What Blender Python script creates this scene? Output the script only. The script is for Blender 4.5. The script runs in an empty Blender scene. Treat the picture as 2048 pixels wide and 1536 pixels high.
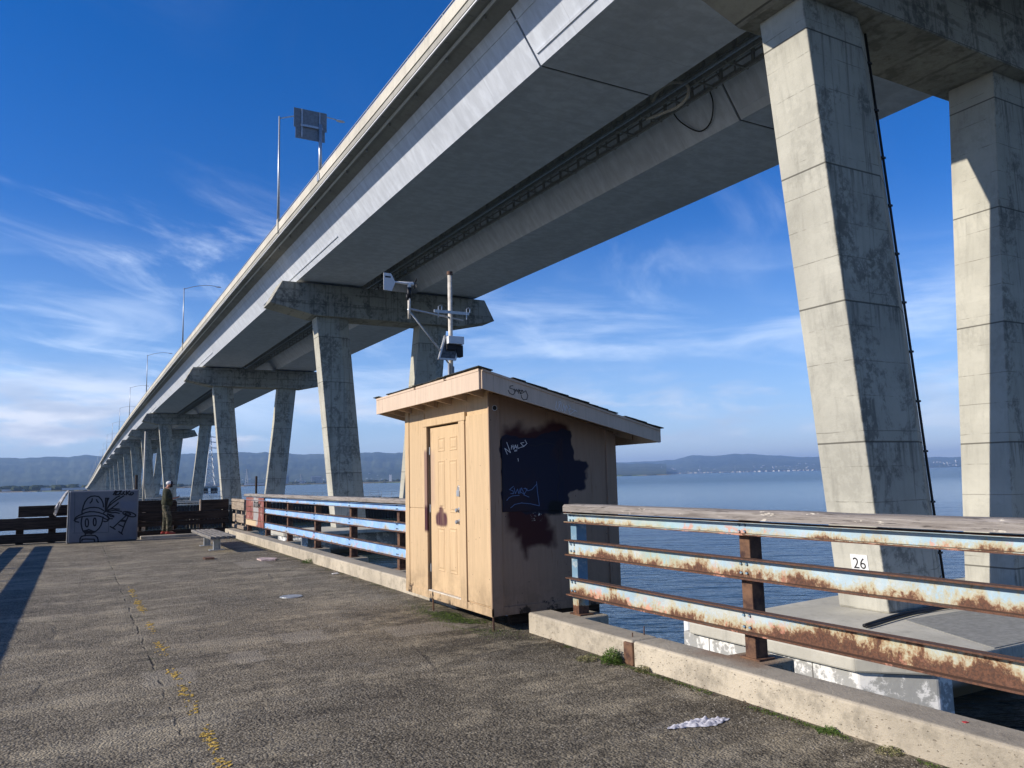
import bpy, bmesh, math, random
from mathutils import Vector, Matrix
random.seed(7)
R = math.radians
C = bpy.context.scene.collection
sc = bpy.context.scene
# ---------------------------------------------------------------- camera
EYE = Vector((0, 0, 1.637))
def cam_axes(yaw, pitch, roll):
    cy, sy, cp, sp = math.cos(yaw), math.sin(yaw), math.cos(pitch), math.sin(pitch)
    f = Vector((sy*cp, cy*cp, sp)); r = Vector((cy, -sy, 0)); u = r.cross(f)
    cr, sr = math.cos(roll), math.sin(roll)
    return r*cr + u*sr, u*cr - r*sr, f
cr_, cu_, cf_ = cam_axes(R(29.0), R(6.82), R(-1.39))
cd = bpy.data.cameras.new('camera'); cam = bpy.data.objects.new('camera', cd); C.objects.link(cam)
cd.sensor_width = 36; cd.lens = 36*1562/2048; cd.clip_start = .05; cd.clip_end = 80000
m = Matrix((cr_, cu_, -cf_)).transposed().to_4x4(); m.translation = EYE; cam.matrix_world = m
sc.camera = cam
# ---------------------------------------------------------------- sun, sky, exposure
SUN = Vector((-1, .20, .535)).normalized()
SUN_EL = math.asin(SUN.z); SUN_AZ = math.atan2(SUN.x, SUN.y)
sd = bpy.data.lights.new('sun', 'SUN'); sd.energy = 4.6; sd.angle = R(.53); sd.color = (1, .915, .80)
so = bpy.data.objects.new('sun', sd); C.objects.link(so)
so.rotation_euler = SUN.to_track_quat('Z', 'Y').to_euler()
sc.view_settings.view_transform = 'Standard'; sc.view_settings.look = 'None'
sc.view_settings.exposure = 0.43; sc.view_settings.gamma = 1.0
sc.cycles.volume_bounces = 0; sc.cycles.max_bounces = 8; sc.cycles.diffuse_bounces = 3
# ---------------------------------------------------------------- node helper
class NT:
    def __init__(s, tree): s.t = tree; s.n = tree.nodes; s.l = tree.links
    def new(s, typ, **kw):
        n = s.n.new(typ)
        for k, v in kw.items(): setattr(n, k, v)
        return n
    def put(s, sock, v):
        if v is None: return
        if isinstance(v, bpy.types.NodeSocket): s.l.new(v, sock)
        elif isinstance(v, (tuple, list)) and len(v) == 3 and sock.type == 'RGBA': sock.default_value = (*v, 1)
        else: sock.default_value = v
    def pos(s): return s.new('ShaderNodeNewGeometry').outputs['Position']
    def nrm(s): return s.new('ShaderNodeNewGeometry').outputs['True Normal']
    def gen(s): return s.new('ShaderNodeTexCoord').outputs['Generated']
    def objc(s): return s.new('ShaderNodeTexCoord').outputs['Object']
    def math(s, op, a, b=None, c=None, clamp=False):
        n = s.new('ShaderNodeMath', operation=op, use_clamp=clamp)
        s.put(n.inputs[0], a); s.put(n.inputs[1], b); s.put(n.inputs[2], c); return n.outputs[0]
    def vmul(s, v, sc_):
        n = s.new('ShaderNodeVectorMath', operation='MULTIPLY'); s.put(n.inputs[0], v); n.inputs[1].default_value = sc_; return n.outputs[0]
    def vadd(s, v, w):
        n = s.new('ShaderNodeVectorMath', operation='ADD'); s.put(n.inputs[0], v); s.put(n.inputs[1], w); return n.outputs[0]
    def sep(s, v):
        n = s.new('ShaderNodeSeparateXYZ'); s.put(n.inputs[0], v); return n.outputs
    def comb(s, x, y, z):
        n = s.new('ShaderNodeCombineXYZ'); s.put(n.inputs[0], x); s.put(n.inputs[1], y); s.put(n.inputs[2], z); return n.outputs[0]
    def noise(s, v, scale, detail=4, rough=.55, dist=0):
        n = s.new('ShaderNodeTexNoise'); s.put(n.inputs['Vector'], v); n.inputs['Scale'].default_value = scale
        n.inputs['Detail'].default_value = detail; n.inputs['Roughness'].default_value = rough; n.inputs['Distortion'].default_value = dist
        return n.outputs['Fac']
    def vor(s, v, scale, feat='F1', out='Distance', rnd=1):
        n = s.new('ShaderNodeTexVoronoi', feature=feat); s.put(n.inputs['Vector'], v); n.inputs['Scale'].default_value = scale
        n.inputs['Randomness'].default_value = rnd
        return n.outputs[out]
    def step(s, v, a, b, smooth=True):
        n = s.new('ShaderNodeMapRange', interpolation_type='SMOOTHSTEP' if smooth else 'LINEAR'); s.put(n.inputs['Value'], v)
        n.inputs['From Min'].default_value = a; n.inputs['From Max'].default_value = b; return n.outputs[0]
    def mix(s, f, a, b, bt='MIX'):
        n = s.new('ShaderNodeMix', data_type='RGBA', blend_type=bt); s.put(n.inputs[0], f); s.put(n.inputs[6], a); s.put(n.inputs[7], b); return n.outputs[2]
    def ramp(s, f, stops):
        n = s.new('ShaderNodeValToRGB'); s.put(n.inputs[0], f); e = n.color_ramp.elements
        while len(e) < len(stops): e.new(.5)
        for q, (p, c) in zip(e, stops): q.position = p; q.color = (*c, 1)
        return n.outputs[0]
    def bump(s, h, strength=.3, dist=.01, nrm=None):
        n = s.new('ShaderNodeBump'); s.put(n.inputs['Height'], h); n.inputs['Strength'].default_value = strength
        n.inputs['Distance'].default_value = dist; s.put(n.inputs['Normal'], nrm); return n.outputs[0]
    def boxes(s, a, b, bx, nz=None, soft=.03):
        d = None
        for a0, a1, b0, b1 in bx:
            x = s.math('SUBTRACT', s.math('ABSOLUTE', s.math('SUBTRACT', a, (a0+a1)/2)), (a1-a0)/2)
            y = s.math('SUBTRACT', s.math('ABSOLUTE', s.math('SUBTRACT', b, (b0+b1)/2)), (b1-b0)/2)
            q = s.math('SMOOTH_MAX', x, y, .12); d = q if d is None else s.math('SMOOTH_MIN', d, q, .06)
        if nz is not None: d = s.math('ADD', d, nz)
        return s.step(d, soft, -soft)
MATS = {}
def mat(name, fn, **kw):
    if name in MATS: return MATS[name]
    m = bpy.data.materials.new(name); m.use_nodes = True; N = NT(m.node_tree)
    b = N.n['Principled BSDF']; d = fn(N); d.update(kw)
    N.put(b.inputs['Base Color'], d.get('c')); N.put(b.inputs['Roughness'], d.get('r', .7)); N.put(b.inputs['Metallic'], d.get('m', 0.0))
    N.put(b.inputs['Normal'], d.get('n')); N.put(b.inputs['Specular IOR Level'], d.get('s', .35))
    if 'ior' in d: b.inputs['IOR'].default_value = d['ior']
    MATS[name] = m; return m
def plain(name, col, r=.6, m=0.0, var=.12, scale=6, bump=.15):
    def f(N):
        p = N.pos(); n = N.noise(p, scale, 6, .65)
        return dict(c=N.mix(N.step(n, .3, .7), tuple(c*(1-var*2) for c in col), tuple(min(1, c*(1+var)) for c in col)), r=r, m=m, n=N.bump(N.noise(p, scale*6, 4), bump, .004))
    return mat(name, f)
# ---------------------------------------------------------------- world
w = bpy.data.worlds.new('World'); sc.world = w; w.use_nodes = True
N = NT(w.node_tree); bg = N.n['Background']; bg.inputs['Strength'].default_value = .088
sky = N.new('ShaderNodeTexSky', sky_type='NISHITA'); sky.sun_disc = False; sky.sun_elevation = SUN_EL; sky.sun_rotation = SUN_AZ
sky.air_density = 1.0; sky.dust_density = 0.0; sky.ozone_density = 3.0; sky.altitude = 0
g = N.new('ShaderNodeTexCoord').outputs['Generated']; x, y, z = N.sep(g)
zc = N.math('ADD', N.math('MAXIMUM', z, 0.0), .10)
px = N.math('DIVIDE', x, zc); py = N.math('DIVIDE', y, zc)
# high cirrus, long streaks lying across the view
a = R(38)
u = N.math('ADD', N.math('MULTIPLY', px, math.cos(a)), N.math('MULTIPLY', py, math.sin(a)))
v = N.math('SUBTRACT', N.math('MULTIPLY', py, math.cos(a)), N.math('MULTIPLY', px, math.sin(a)))
P = N.comb(N.math('MULTIPLY', u, .55), v, 3.7)
wisp = N.noise(P, 1.5, 9, .62, 1.1)
big = N.noise(N.comb(px, py, 1.3), .42, 3, .5, .4)
ele = N.step(z, .0, .10); eleh = N.step(z, .42, .22)
cir = N.math('MULTIPLY', N.step(wisp, .48, .78), N.math('MULTIPLY', ele, N.step(big, .40, .62)))
cir = N.math('MULTIPLY', cir, N.math('ADD', N.math('MULTIPLY', eleh, .85), .10))
fine = N.noise(N.comb(N.math('MULTIPLY', u, .35), N.math('MULTIPLY', v, 2.2), .3), 2.4, 7, .6, .5)
cir = N.math('MULTIPLY', cir, N.math('ADD', N.step(fine, .3, .7), .35), clamp=True)
# low cumulus bank near the horizon
az = N.math('ARCTAN2', x, y)
Q = N.comb(N.math('MULTIPLY', az, 9.0), N.math('MULTIPLY', z, 34.0), 2.0)
cu = N.noise(Q, .75, 7, .55, .2)
band = N.math('MULTIPLY', N.step(z, .030, .05), N.step(z, .155, .07))
left = N.step(az, .45, .05)
cu = N.math('MULTIPLY', N.step(cu, .45, .60), band)
cu = N.math('MULTIPLY', cu, N.math('ADD', N.math('MULTIPLY', left, .55), .45), clamp=True)
hsv = N.new('ShaderNodeHueSaturation'); hsv.inputs['Saturation'].default_value = 1.34; hsv.inputs['Value'].default_value = 1.0
N.l.new(N.mix(1.0, sky.outputs[0], (1.02, .96, 1.20), 'MULTIPLY'), hsv.inputs['Color'])
shade = N.noise(N.vadd(Q, (0.0, .35, 0.0)), 1.1, 5, .5)
thin = N.math('SUBTRACT', 1.0, N.math('MULTIPLY', N.step(az, .35, .75), .62))
c1 = N.mix(N.math('MULTIPLY', N.math('MULTIPLY', cir, thin), .72), hsv.outputs[0], (8.2, 9.4, 11.4))
hz_ = N.math('MULTIPLY', N.step(z, .34, .02), .34)
c1 = N.mix(hz_, c1, (5.0, 8.0, 11.6))
# soft low veil above the horizon
vl = N.noise(N.comb(N.math('MULTIPLY', az, 2.6), N.math('MULTIPLY', z, 15.0), 5.0), 1.0, 7, .58, .6)
vm = N.math('MULTIPLY', N.math('MULTIPLY', N.step(vl, .44, .68), .62), N.math('MULTIPLY', N.step(z, .04, .09), N.step(z, .30, .13)))
c1 = N.mix(vm, c1, (7.4, 8.8, 11.0))
c2 = N.mix(cu, c1, N.mix(N.step(shade, .35, .65), (5.2, 6.0, 7.6), (8.6, 9.0, 10.0)))
N.put(bg.inputs['Color'], c2)
# ---------------------------------------------------------------- mesh helper
class MB:
    def __init__(s): s.v = []; s.f = []
    def add(s, vs, fs):
        o = len(s.v); s.v += [tuple(p) for p in vs]; s.f += [tuple(i+o for i in f) for f in fs]; return s
    def box(s, x0, x1, y0, y1, z0, z1):
        return s.add([(x, y, z) for x in (x0, x1) for y in (y0, y1) for z in (z0, z1)],
                     [(0,1,3,2),(4,6,7,5),(0,4,5,1),(2,3,7,6),(0,2,6,4),(1,5,7,3)])
    def loft(s, rings, cap=True, closed=True):
        o = len(s.v); n = len(rings[0])
        for r in rings: s.v += [tuple(p) for p in r]
        for k in range(len(rings)-1):
            for i in range(n if closed else n-1):
                j = (i+1) % n; s.f.append((o+k*n+i, o+k*n+j, o+(k+1)*n+j, o+(k+1)*n+i))
        if cap and closed:
            s.f.append(tuple(o+i for i in range(n))[::-1]); s.f.append(tuple(o+(len(rings)-1)*n+i for i in range(n)))
        return s
    def prism(s, poly, ax, a, b):
        def q(p, t): return {0: (t, p[0], p[1]), 1: (p[0], t, p[1]), 2: (p[0], p[1], t)}[ax]
        return s.loft([[q(p, a) for p in poly], [q(p, b) for p in poly]])
    def tube(s, path, r, n=8, cap=True):
        path = [Vector(p) for p in path]; rs = r if isinstance(r, (list, tuple)) else [r]*len(path); rings = []; up = None
        for i, p in enumerate(path):
            d = (path[min(i+1, len(path)-1)] - path[max(i-1, 0)]).normalized()
            if up is None: up = Vector((0, 0, 1)) if abs(d.z) < .9 else Vector((1, 0, 0))
            a = d.cross(up).normalized(); b = a.cross(d).normalized(); up = b
            rings.append([p + a*math.cos(t)*rs[i] + b*math.sin(t)*rs[i] for t in [2*math.pi*k/n for k in range(n)]])
        return s.loft(rings, cap)
    def ball(s, c, rx, ry, rz, n=12, m_=8):
        rings = []
        for i in range(1, m_):
            t = math.pi*i/m_; rings.append([(c[0]+rx*math.sin(t)*math.cos(p), c[1]+ry*math.sin(t)*math.sin(p), c[2]-rz*math.cos(t)) for p in [2*math.pi*k/n for k in range(n)]])
        return s.loft(rings)
    def ribbon(s, pts, wd, y, ax=1, off=.0, th=.0015):
        """painted stroke on an upright plane: thin slab following pts (a,b)"""
        for (a0, b0), (a1, b1) in zip(pts, pts[1:]):
            d = Vector((a1-a0, b1-b0)); L = d.length
            if L < 1e-6: continue
            d /= L; n = Vector((-d.y, d.x))*wd/2; e = d*wd*.4
            q = [(a0-e.x+n.x, b0-e.y+n.y), (a0-e.x-n.x, b0-e.y-n.y), (a1+e.x-n.x, b1+e.y-n.y), (a1+e.x+n.x, b1+e.y+n.y)]
            yy = y - off; off += .00002
            s.prism(q, 1, yy-th, yy)
        return s
    def build(s, name, material, parent=None, smooth=False, bevel=0, seg=2, kind=None):
        me = bpy.data.meshes.new(name); base = BASE.get(parent.name, Vector()) if parent else Vector()
        me.from_pydata([tuple(Vector(p)-base) for p in s.v], [], s.f)
        bm = bmesh.new(); bm.from_mesh(me); bmesh.ops.recalc_face_normals(bm, faces=bm.faces)
        bm.to_mesh(me); bm.free()
        if material: me.materials.append(material)
        o = bpy.data.objects.new(name, me); C.objects.link(o)
        if parent: o.parent = parent; BASE[o.name] = base
        else: BASE[o.name] = Vector()
        if smooth: me.shade_smooth() if hasattr(me, 'shade_smooth') else [setattr(p, 'use_smooth', True) for p in me.polygons]
        if bevel:
            b = o.modifiers.new('bevel', 'BEVEL'); b.width = bevel; b.segments = seg; b.limit_method = 'ANGLE'; b.angle_limit = R(35)
        if kind: o['kind'] = kind
        return o
BASE = {}
def tag(o, label=None, cat=None, group=None, kind=None):
    for k, v_ in (('label', label), ('category', cat), ('group', group), ('kind', kind)):
        if v_: o[k] = v_
    return o
def thing(name, label, cat, loc, group=None):
    o = bpy.data.objects.new(name, None); C.objects.link(o); o.location = loc; o.empty_display_size = .2
    BASE[o.name] = Vector(loc); return tag(o, label, cat, group)
def solo(o, base):
    """move a one-mesh thing's origin to its base"""
    b = Vector(base)
    for v_ in o.data.vertices: v_.co -= b
    o.location = b; return o
def copy_tree(o, parent=None):
    c = o.copy(); C.objects.link(c)
    if parent: c.parent = parent
    BASE[c.name] = Vector()
    for ch in list(o.children): copy_tree(ch, c)
    return c
def lerp(tab, t):
    if t <= tab[0][0]: return tab[0][1]
    for (a0, b0), (a1, b1) in zip(tab, tab[1:]):
        if t <= a1:
            return b0+(b1-b0)*(t-a0)/(a1-a0)
    return tab[-1][1]
# outlines of paint marks (plane coordinates in metres), ridge profiles (azimuth, slope)
MURAL = [[[0.133,0.989],[0.147,1.083],[0.19,1.217],[0.259,1.323],[0.342,1.375],[0.438,1.385],[0.549,1.361],[0.625,1.27],[0.672,1.159],[0.688,1.049]],[[0.128,0.962],[0.21,1.006],[0.317,1.039],[0.438,1.045],[0.56,1.024],[0.635,0.982],[0.692,0.939]],[[0.119,0.949],[0.125,0.861]],[[0.137,0.861],[0.214,0.898],[0.321,0.921],[0.443,0.913],[0.565,0.887],[0.689,0.837],[0.777,0.779],[0.828,0.715],[0.842,0.666]],[[0.132,0.854],[0.049,0.824],[-0.021,0.78],[-0.06,0.728],[-0.071,0.682],[-0.028,0.64],[0.044,0.623]],[[-0.059,0.688],[0.004,0.739],[0.099,0.775],[0.218,0.79],[0.35,0.791],[0.471,0.795],[0.569,0.781],[0.668,0.743],[0.743,0.691],[0.83,0.653]],[[0.842,0.666],[0.807,0.62],[0.746,0.603],[0.709,0.618]],[[0.134,0.787],[0.114,0.68],[0.112,0.573],[0.134,0.451],[0.161,0.369]],[[0.686,0.749],[0.672,0.627],[0.639,0.506],[0.582,0.4],[0.511,0.336],[0.415,0.315]],[[0.303,0.59],[0.301,0.544],[0.294,0.505],[0.281,0.479],[0.265,0.471],[0.249,0.481],[0.234,0.508],[0.224,0.548],[0.219,0.594],[0.22,0.641],[0.228,0.68],[0.241,0.705],[0.257,0.714],[0.273,0.704],[0.288,0.677],[0.298,0.637],[0.303,0.59]],[[0.504,0.607],[0.503,0.563],[0.496,0.526],[0.485,0.502],[0.472,0.494],[0.458,0.503],[0.445,0.529],[0.436,0.567],[0.431,0.611],[0.433,0.655],[0.439,0.692],[0.45,0.716],[0.464,0.725],[0.478,0.715],[0.491,0.69],[0.5,0.652],[0.504,0.607]],[[0.38,1.305],[0.371,1.238],[0.324,1.178]],[[0.491,1.274],[0.511,1.226],[0.543,1.184]],[[0.167,0.361],[0.233,0.365],[0.316,0.394],[0.414,0.342],[0.488,0.317]],[[0.174,0.341],[0.294,0.348],[0.464,0.305]],[[0.199,0.313],[0.319,0.32],[0.44,0.286]],[[0.224,0.278],[0.32,0.286],[0.405,0.264]],[[0.231,0.257],[0.227,0.211]],[[0.102,0.024],[0.098,0.131],[0.131,0.196],[0.226,0.224],[0.37,0.223],[0.492,0.202],[0.554,0.145],[0.575,0.076],[0.581,-0.005]],[[0.148,0.061],[0.152,0.114],[0.242,0.116],[0.471,0.096],[0.485,0.034]],[[0.7,0.871],[0.741,0.923],[0.736,1.088],[0.735,1.307],[0.821,1.304],[0.787,1.209],[0.757,1.005]],[[0.758,0.977],[0.771,1.141],[0.779,1.278]],[[0.736,0.91],[0.829,1.057],[0.937,1.163],[1.058,1.255],[1.23,1.36]],[[0.805,1.03],[0.874,1.179],[1.031,1.325],[1.117,1.363]],[[0.76,0.909],[0.905,0.999],[1.002,1.078],[1.086,1.157]],[[0.76,0.923],[0.883,0.918],[1.006,0.94],[1.182,0.891]],[[0.783,0.949],[0.943,0.984],[1.117,0.963]],[[0.798,0.894],[0.91,0.862],[1.008,0.871],[1.121,0.839]],[[0.812,0.839],[0.888,0.753],[0.976,0.735]],[[0.801,0.784],[0.866,0.686],[0.94,0.682]],[[0.8,0.825],[0.887,0.808],[0.975,0.763]],[[1.578,0.743],[1.559,0.723],[1.516,0.714],[1.455,0.719],[1.385,0.736],[1.318,0.762],[1.263,0.794],[1.228,0.827],[1.22,0.856],[1.238,0.876],[1.281,0.884],[1.341,0.88],[1.411,0.863],[1.478,0.837],[1.534,0.805],[1.569,0.772],[1.578,0.743]],[[1.435,0.79],[1.418,0.776],[1.38,0.774],[1.333,0.785],[1.297,0.805],[1.285,0.826],[1.302,0.84],[1.341,0.842],[1.387,0.831],[1.423,0.811],[1.435,0.79]],[[1.299,0.748],[1.154,0.604],[0.961,0.408]],[[1.375,0.745],[1.281,0.515],[1.202,0.245]],[[0.886,0.453],[1.025,0.364]],[[1.126,0.29],[1.229,0.202]],[[1.154,0.604],[1.279,0.584]],[[1.203,0.629],[1.303,0.61]],[[1.12,0.496],[1.259,0.42]],[[0.941,1.41],[1.0,1.519],[0.978,1.437]],[[0.976,1.492],[1.05,1.504],[0.991,1.402],[1.091,1.406]],[[1.088,1.503],[1.162,1.514],[1.102,1.433],[1.191,1.402]],[[1.238,1.498],[1.202,1.444],[1.254,1.4]],[[1.301,1.51],[1.298,1.392]],[[1.389,1.508],[1.315,1.44],[1.405,1.382]],[[1.429,1.451],[1.405,1.41],[1.443,1.381],[1.493,1.421],[1.479,1.463]]]
MURAL_FAINT = [[[-0.104,0.309],[0.849,0.277]],[[0.843,0.632],[0.848,0.291]],[[-0.089,1.51],[-0.052,0.326]]]
TAG_WHITE = [[[4.153,1.893],[4.123,1.959],[4.194,1.911],[4.149,2.025]],[[4.205,1.949],[4.209,1.993]],[[4.205,1.971],[4.232,1.981]],[[4.231,1.949],[4.228,1.997]],[[4.241,1.951],[4.257,1.997],[4.275,1.959]],[[4.246,1.969],[4.275,1.974]],[[4.283,1.997],[4.289,1.959],[4.314,1.964]],[[4.368,2.025],[4.326,2.016],[4.345,1.997],[4.369,1.98],[4.322,1.968]],[[4.383,2.051],[4.407,2.012],[4.366,1.98]],[[4.245,1.936],[4.277,1.941]],[[4.245,1.926],[4.274,1.931]],[[4.286,1.847],[4.291,1.816]]]
TAG_BLUE = [[[4.222,1.54],[4.171,1.504],[4.214,1.49],[4.22,1.459],[4.184,1.46]],[[4.229,1.521],[4.242,1.458],[4.272,1.507],[4.285,1.457],[4.308,1.513]],[[4.3,1.457],[4.323,1.519],[4.358,1.448],[4.307,1.475]],[[4.352,1.511],[4.396,1.504],[4.35,1.442],[4.415,1.415]],[[4.367,1.517],[4.403,1.485],[4.455,1.496],[4.516,1.551]],[[4.52,1.583],[4.528,1.462],[4.548,1.316]],[[4.548,1.313],[4.435,1.339],[4.318,1.353],[4.231,1.34],[4.18,1.305]],[[4.132,1.387],[4.162,1.417],[4.205,1.434],[4.292,1.438]]]
PEEL = [[[4.796,1.351],[4.791,1.428],[4.811,1.557],[4.859,1.595],[4.824,1.686],[4.809,1.712],[4.839,1.881],[4.826,1.96],[4.758,2.006],[4.667,2.019],[4.575,1.999],[4.515,1.98],[4.441,1.999]],[[4.102,1.326],[4.1,1.512],[4.095,1.724],[4.086,2.075]]]
PLATE = [[[4.09,2.069],[4.884,2.049],[4.869,1.239],[4.076,1.284]]]
FTAG_DARK = [[[4.046,2.614],[4.011,2.609],[4.006,2.587],[4.055,2.575],[4.068,2.541],[4.043,2.516],[4.004,2.53],[3.985,2.564]],[[4.065,2.58],[4.079,2.554],[4.089,2.577],[4.103,2.551],[4.114,2.577]],[[4.108,2.534],[4.124,2.573],[4.133,2.53]],[[4.134,2.565],[4.159,2.57],[4.133,2.53],[4.158,2.535]],[[4.164,2.566],[4.168,2.544],[4.199,2.561]],[[4.202,2.565],[4.227,2.511],[4.211,2.471],[4.171,2.466],[4.147,2.491],[4.144,2.517]]]
FTAG_WHITE = [[[4.591,2.459],[4.578,2.387],[4.603,2.361],[4.626,2.424],[4.617,2.451],[4.643,2.46],[4.642,2.433],[4.626,2.424],[4.634,2.353]],[[4.664,2.452],[4.646,2.389],[4.666,2.353],[4.685,2.434]],[[4.685,2.434],[4.692,2.336]],[[4.694,2.408],[4.708,2.354],[4.716,2.417],[4.746,2.364],[4.768,2.391],[4.748,2.427]],[[4.757,2.382],[4.832,2.365],[4.858,2.348]],[[4.831,2.361],[4.777,2.328],[4.76,2.319],[4.751,2.364]]]
B_NAVY = [[4.097,4.885,1.335,2.076],[4.901,5.036,1.788,2.172],[4.887,5.187,1.466,1.803]]
B_RED = [[4.1,5.023,2.066,2.197],[4.209,4.354,2.18,2.242],[4.687,4.964,2.172,2.242],[4.126,4.647,1.07,1.282],[4.251,4.392,1.002,1.134],[4.337,4.752,0.842,1.023],[4.348,4.389,0.766,0.88],[4.081,4.882,1.251,1.451]]
B_BLACK = [[4.664,4.88,1.206,1.362]]
RIDGE_L = [[-4.2719,0.0338],[-3.2324,0.0326],[-1.6358,0.034],[-0.5397,0.0344],[0.4369,0.0359],[1.1505,0.0347],[4.6911,0.0364],[7.1701,0.0365],[8.4421,0.0374],[9.7368,0.0374],[10.8874,0.0363],[11.3838,0.0377],[12.388,0.0359],[13.7422,0.0343],[15.4585,0.0338],[17.1995,0.0346],[18.2552,0.0355],[19.6739,0.0344],[21.823,0.0337],[24.3519,0.029],[27.261,0.024]]
RIDGE_R = [[27.2519,0.0164],[31.6301,0.0164],[36.3354,0.0156],[38.1226,0.0154],[40.5985,0.0167],[41.3069,0.0201],[41.8353,0.0223],[42.5252,0.0213],[43.3823,0.0202],[44.7504,0.0219],[45.7589,0.0214],[46.7506,0.019],[47.7373,0.0185],[49.0283,0.016],[50.3044,0.0153],[54.5868,0.0111],[58.0416,0.0108],[58.7325,0.0104],[61.9894,0.0074]]
SHORE = [[-4.1777,-0.0028],[-1.0076,-0.0034],[4.1494,-0.0032],[9.7745,-0.0029],[15.1236,-0.0026],[21.8033,-0.0034],[36.6549,-0.0015],[38.7892,-0.0018],[40.9668,-0.0018]]
PYL = [[10.2105,0.0196],[10.2278,-0.0002],[-1.2254,0.0087],[13.7563,0.0031],[39.6342,0.0109],[42.3183,0.0097],[44.7074,0.0085]]
# ================================================================ materials
def concrete(N, base=(.45, .435, .365), joint=4.57, j0=2.5, mould=.6, lines=True, sc_=1.0):
    p = N.pos(); x, y, z = N.sep(p); nz = N.sep(N.nrm())
    c = N.mix(N.step(N.noise(p, .35*sc_, 5, .6), .35, .68), tuple(v*.86 for v in base), tuple(min(1, v*1.08) for v in base))
    c = N.mix(N.math('MULTIPLY', N.step(N.noise(p, 3.5*sc_, 8, .7), .45, .72), .22), c, tuple(v*.72 for v in base))
    # board-form bands of slightly different tone
    band = N.noise(N.comb(0.0, 0.0, N.math('SNAP', z, 1.15)), 7.3, 0)
    c = N.mix(N.math('MULTIPLY', N.step(band, .3, .7), .22), c, tuple(v*.80 for v in base))
    # vertical run-off streaks
    st = N.noise(N.vmul(p, (2.6, 2.6, .16)), 1.0, 6, .62)
    c = N.mix(N.math('MULTIPLY', N.step(st, .52, .74), .42), c, tuple(v*.55 for v in base))
    # black mould, mostly on the side that faces away from the sun
    north = N.step(nz[1], .2, -.6)
    mo = N.math('MULTIPLY', N.step(N.noise(N.vmul(p, (1.2, 1.2, .8)), .48, 10, .76, .5), .475, .58), N.step(N.noise(p, 3.2, 7, .7), .40, .54))
    mo = N.math('MULTIPLY', mo, N.math('ADD', N.math('MULTIPLY', north, mould*.8), .05))
    c = N.mix(mo, c, (.028, .029, .028))
    st2 = N.math('MULTIPLY', N.step(N.noise(N.vmul(p, (5, 5, .12)), 1.0, 6, .65), .56, .66), N.math('MULTIPLY', north, .55)); c = N.mix(st2, c, tuple(v*.30 for v in base)); h = N.noise(p, 9, 7, .65)
    if lines:
        dn = N.math('FRACT', N.math('DIVIDE', N.math('SUBTRACT', z, j0), joint))
        rs_ = N.math('MULTIPLY', N.step(dn, .70, 1.0), N.step(N.noise(N.vmul(p, (4.5, 4.5, .25)), 1.0, 6, .7), .47, .62))
        c = N.mix(N.math('MULTIPLY', rs_, N.math('ADD', N.math('MULTIPLY', north, .55), .12)), c, tuple(v*.25 for v in base))
        q = N.math('ADD', z, N.math('MULTIPLY', N.math('SUBTRACT', N.noise(p, 1.3, 3), .5), .05))
        f = N.math('ABSOLUTE', N.math('SUBTRACT', N.math('FRACT', N.math('DIVIDE', N.math('SUBTRACT', z, j0-joint/2), joint)), .5))
        jl = N.step(f, .0085, .0035)
        f2 = N.math('ABSOLUTE', N.math('SUBTRACT', N.math('FRACT', N.math('DIVIDE', q, joint/4.0)), .5))
        jl2 = N.math('MULTIPLY', N.step(f2, .020, .006), N.step(N.noise(p, .9, 4, .7), .42, .58))
        c = N.mix(N.math('MULTIPLY', jl, .85), c, (.09, .085, .07)); c = N.mix(N.math('MULTIPLY', jl2, .6), c, (.13, .125, .10))
        h = N.math('SUBTRACT', h, N.math('MULTIPLY', jl, 1.5))
    return dict(c=c, r=.88, s=.2, n=N.bump(h, .35, .03))
M_LEG = mat('pier_concrete', concrete)
def cap_fn(N):
    d = concrete(N, (.40, .385, .325), 2.2, 19.6, .7); p = N.pos(); x, y, z = N.sep(p); wob = N.math('MULTIPLY', N.math('SUBTRACT', N.noise(p, 1.5, 4), .5), .35)
    f = N.math('ABSOLUTE', N.math('SUBTRACT', N.math('FRACT', N.math('DIVIDE', N.math('ADD', x, wob), 1.9)), .5)); g = N.math('ABSOLUTE', N.math('SUBTRACT', N.math('FRACT', N.math('DIVIDE', N.math('ADD', z, wob), 1.25)), .5))
    l = N.math('MULTIPLY', N.math('MAXIMUM', N.step(f, .07, .03), N.step(g, .10, .05)), N.step(N.noise(p, .7, 4), .4, .55))
    d['c'] = N.mix(N.math('MULTIPLY', l, .5), d['c'], (.10, .095, .08)); return d
M_CAP = mat('cap_concrete', cap_fn)
def footing_fn(N):
    d = concrete(N, (.47, .45, .38), lines=False, mould=.25); p = N.pos(); x, y, z = N.sep(p)
    low = N.step(z, -3.24, -3.27)
    wht = N.math('MULTIPLY', low, N.step(N.noise(p, 1.3, 9, .74), .49, .56))
    c = N.mix(low, d['c'], (.33, .33, .31)); c = N.mix(wht, c, (.72, .71, .67))
    c = N.mix(N.step(z, -4.5, -5.0), c, (.10, .075, .04))
    g = N.math('ABSOLUTE', N.math('SUBTRACT', N.math('FRACT', N.math('DIVIDE', N.math('ADD', x, y), 1.9)), .5))
    c = N.mix(N.math('MULTIPLY', low, N.math('MULTIPLY', N.step(g, .016, .008), .8)), c, (.08, .075, .065))
    return dict(c=c, r=.9, s=.2, n=N.bump(N.noise(p, 7, 6), .3, .03))
M_FOOT = mat('footing_concrete', footing_fn)
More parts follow.
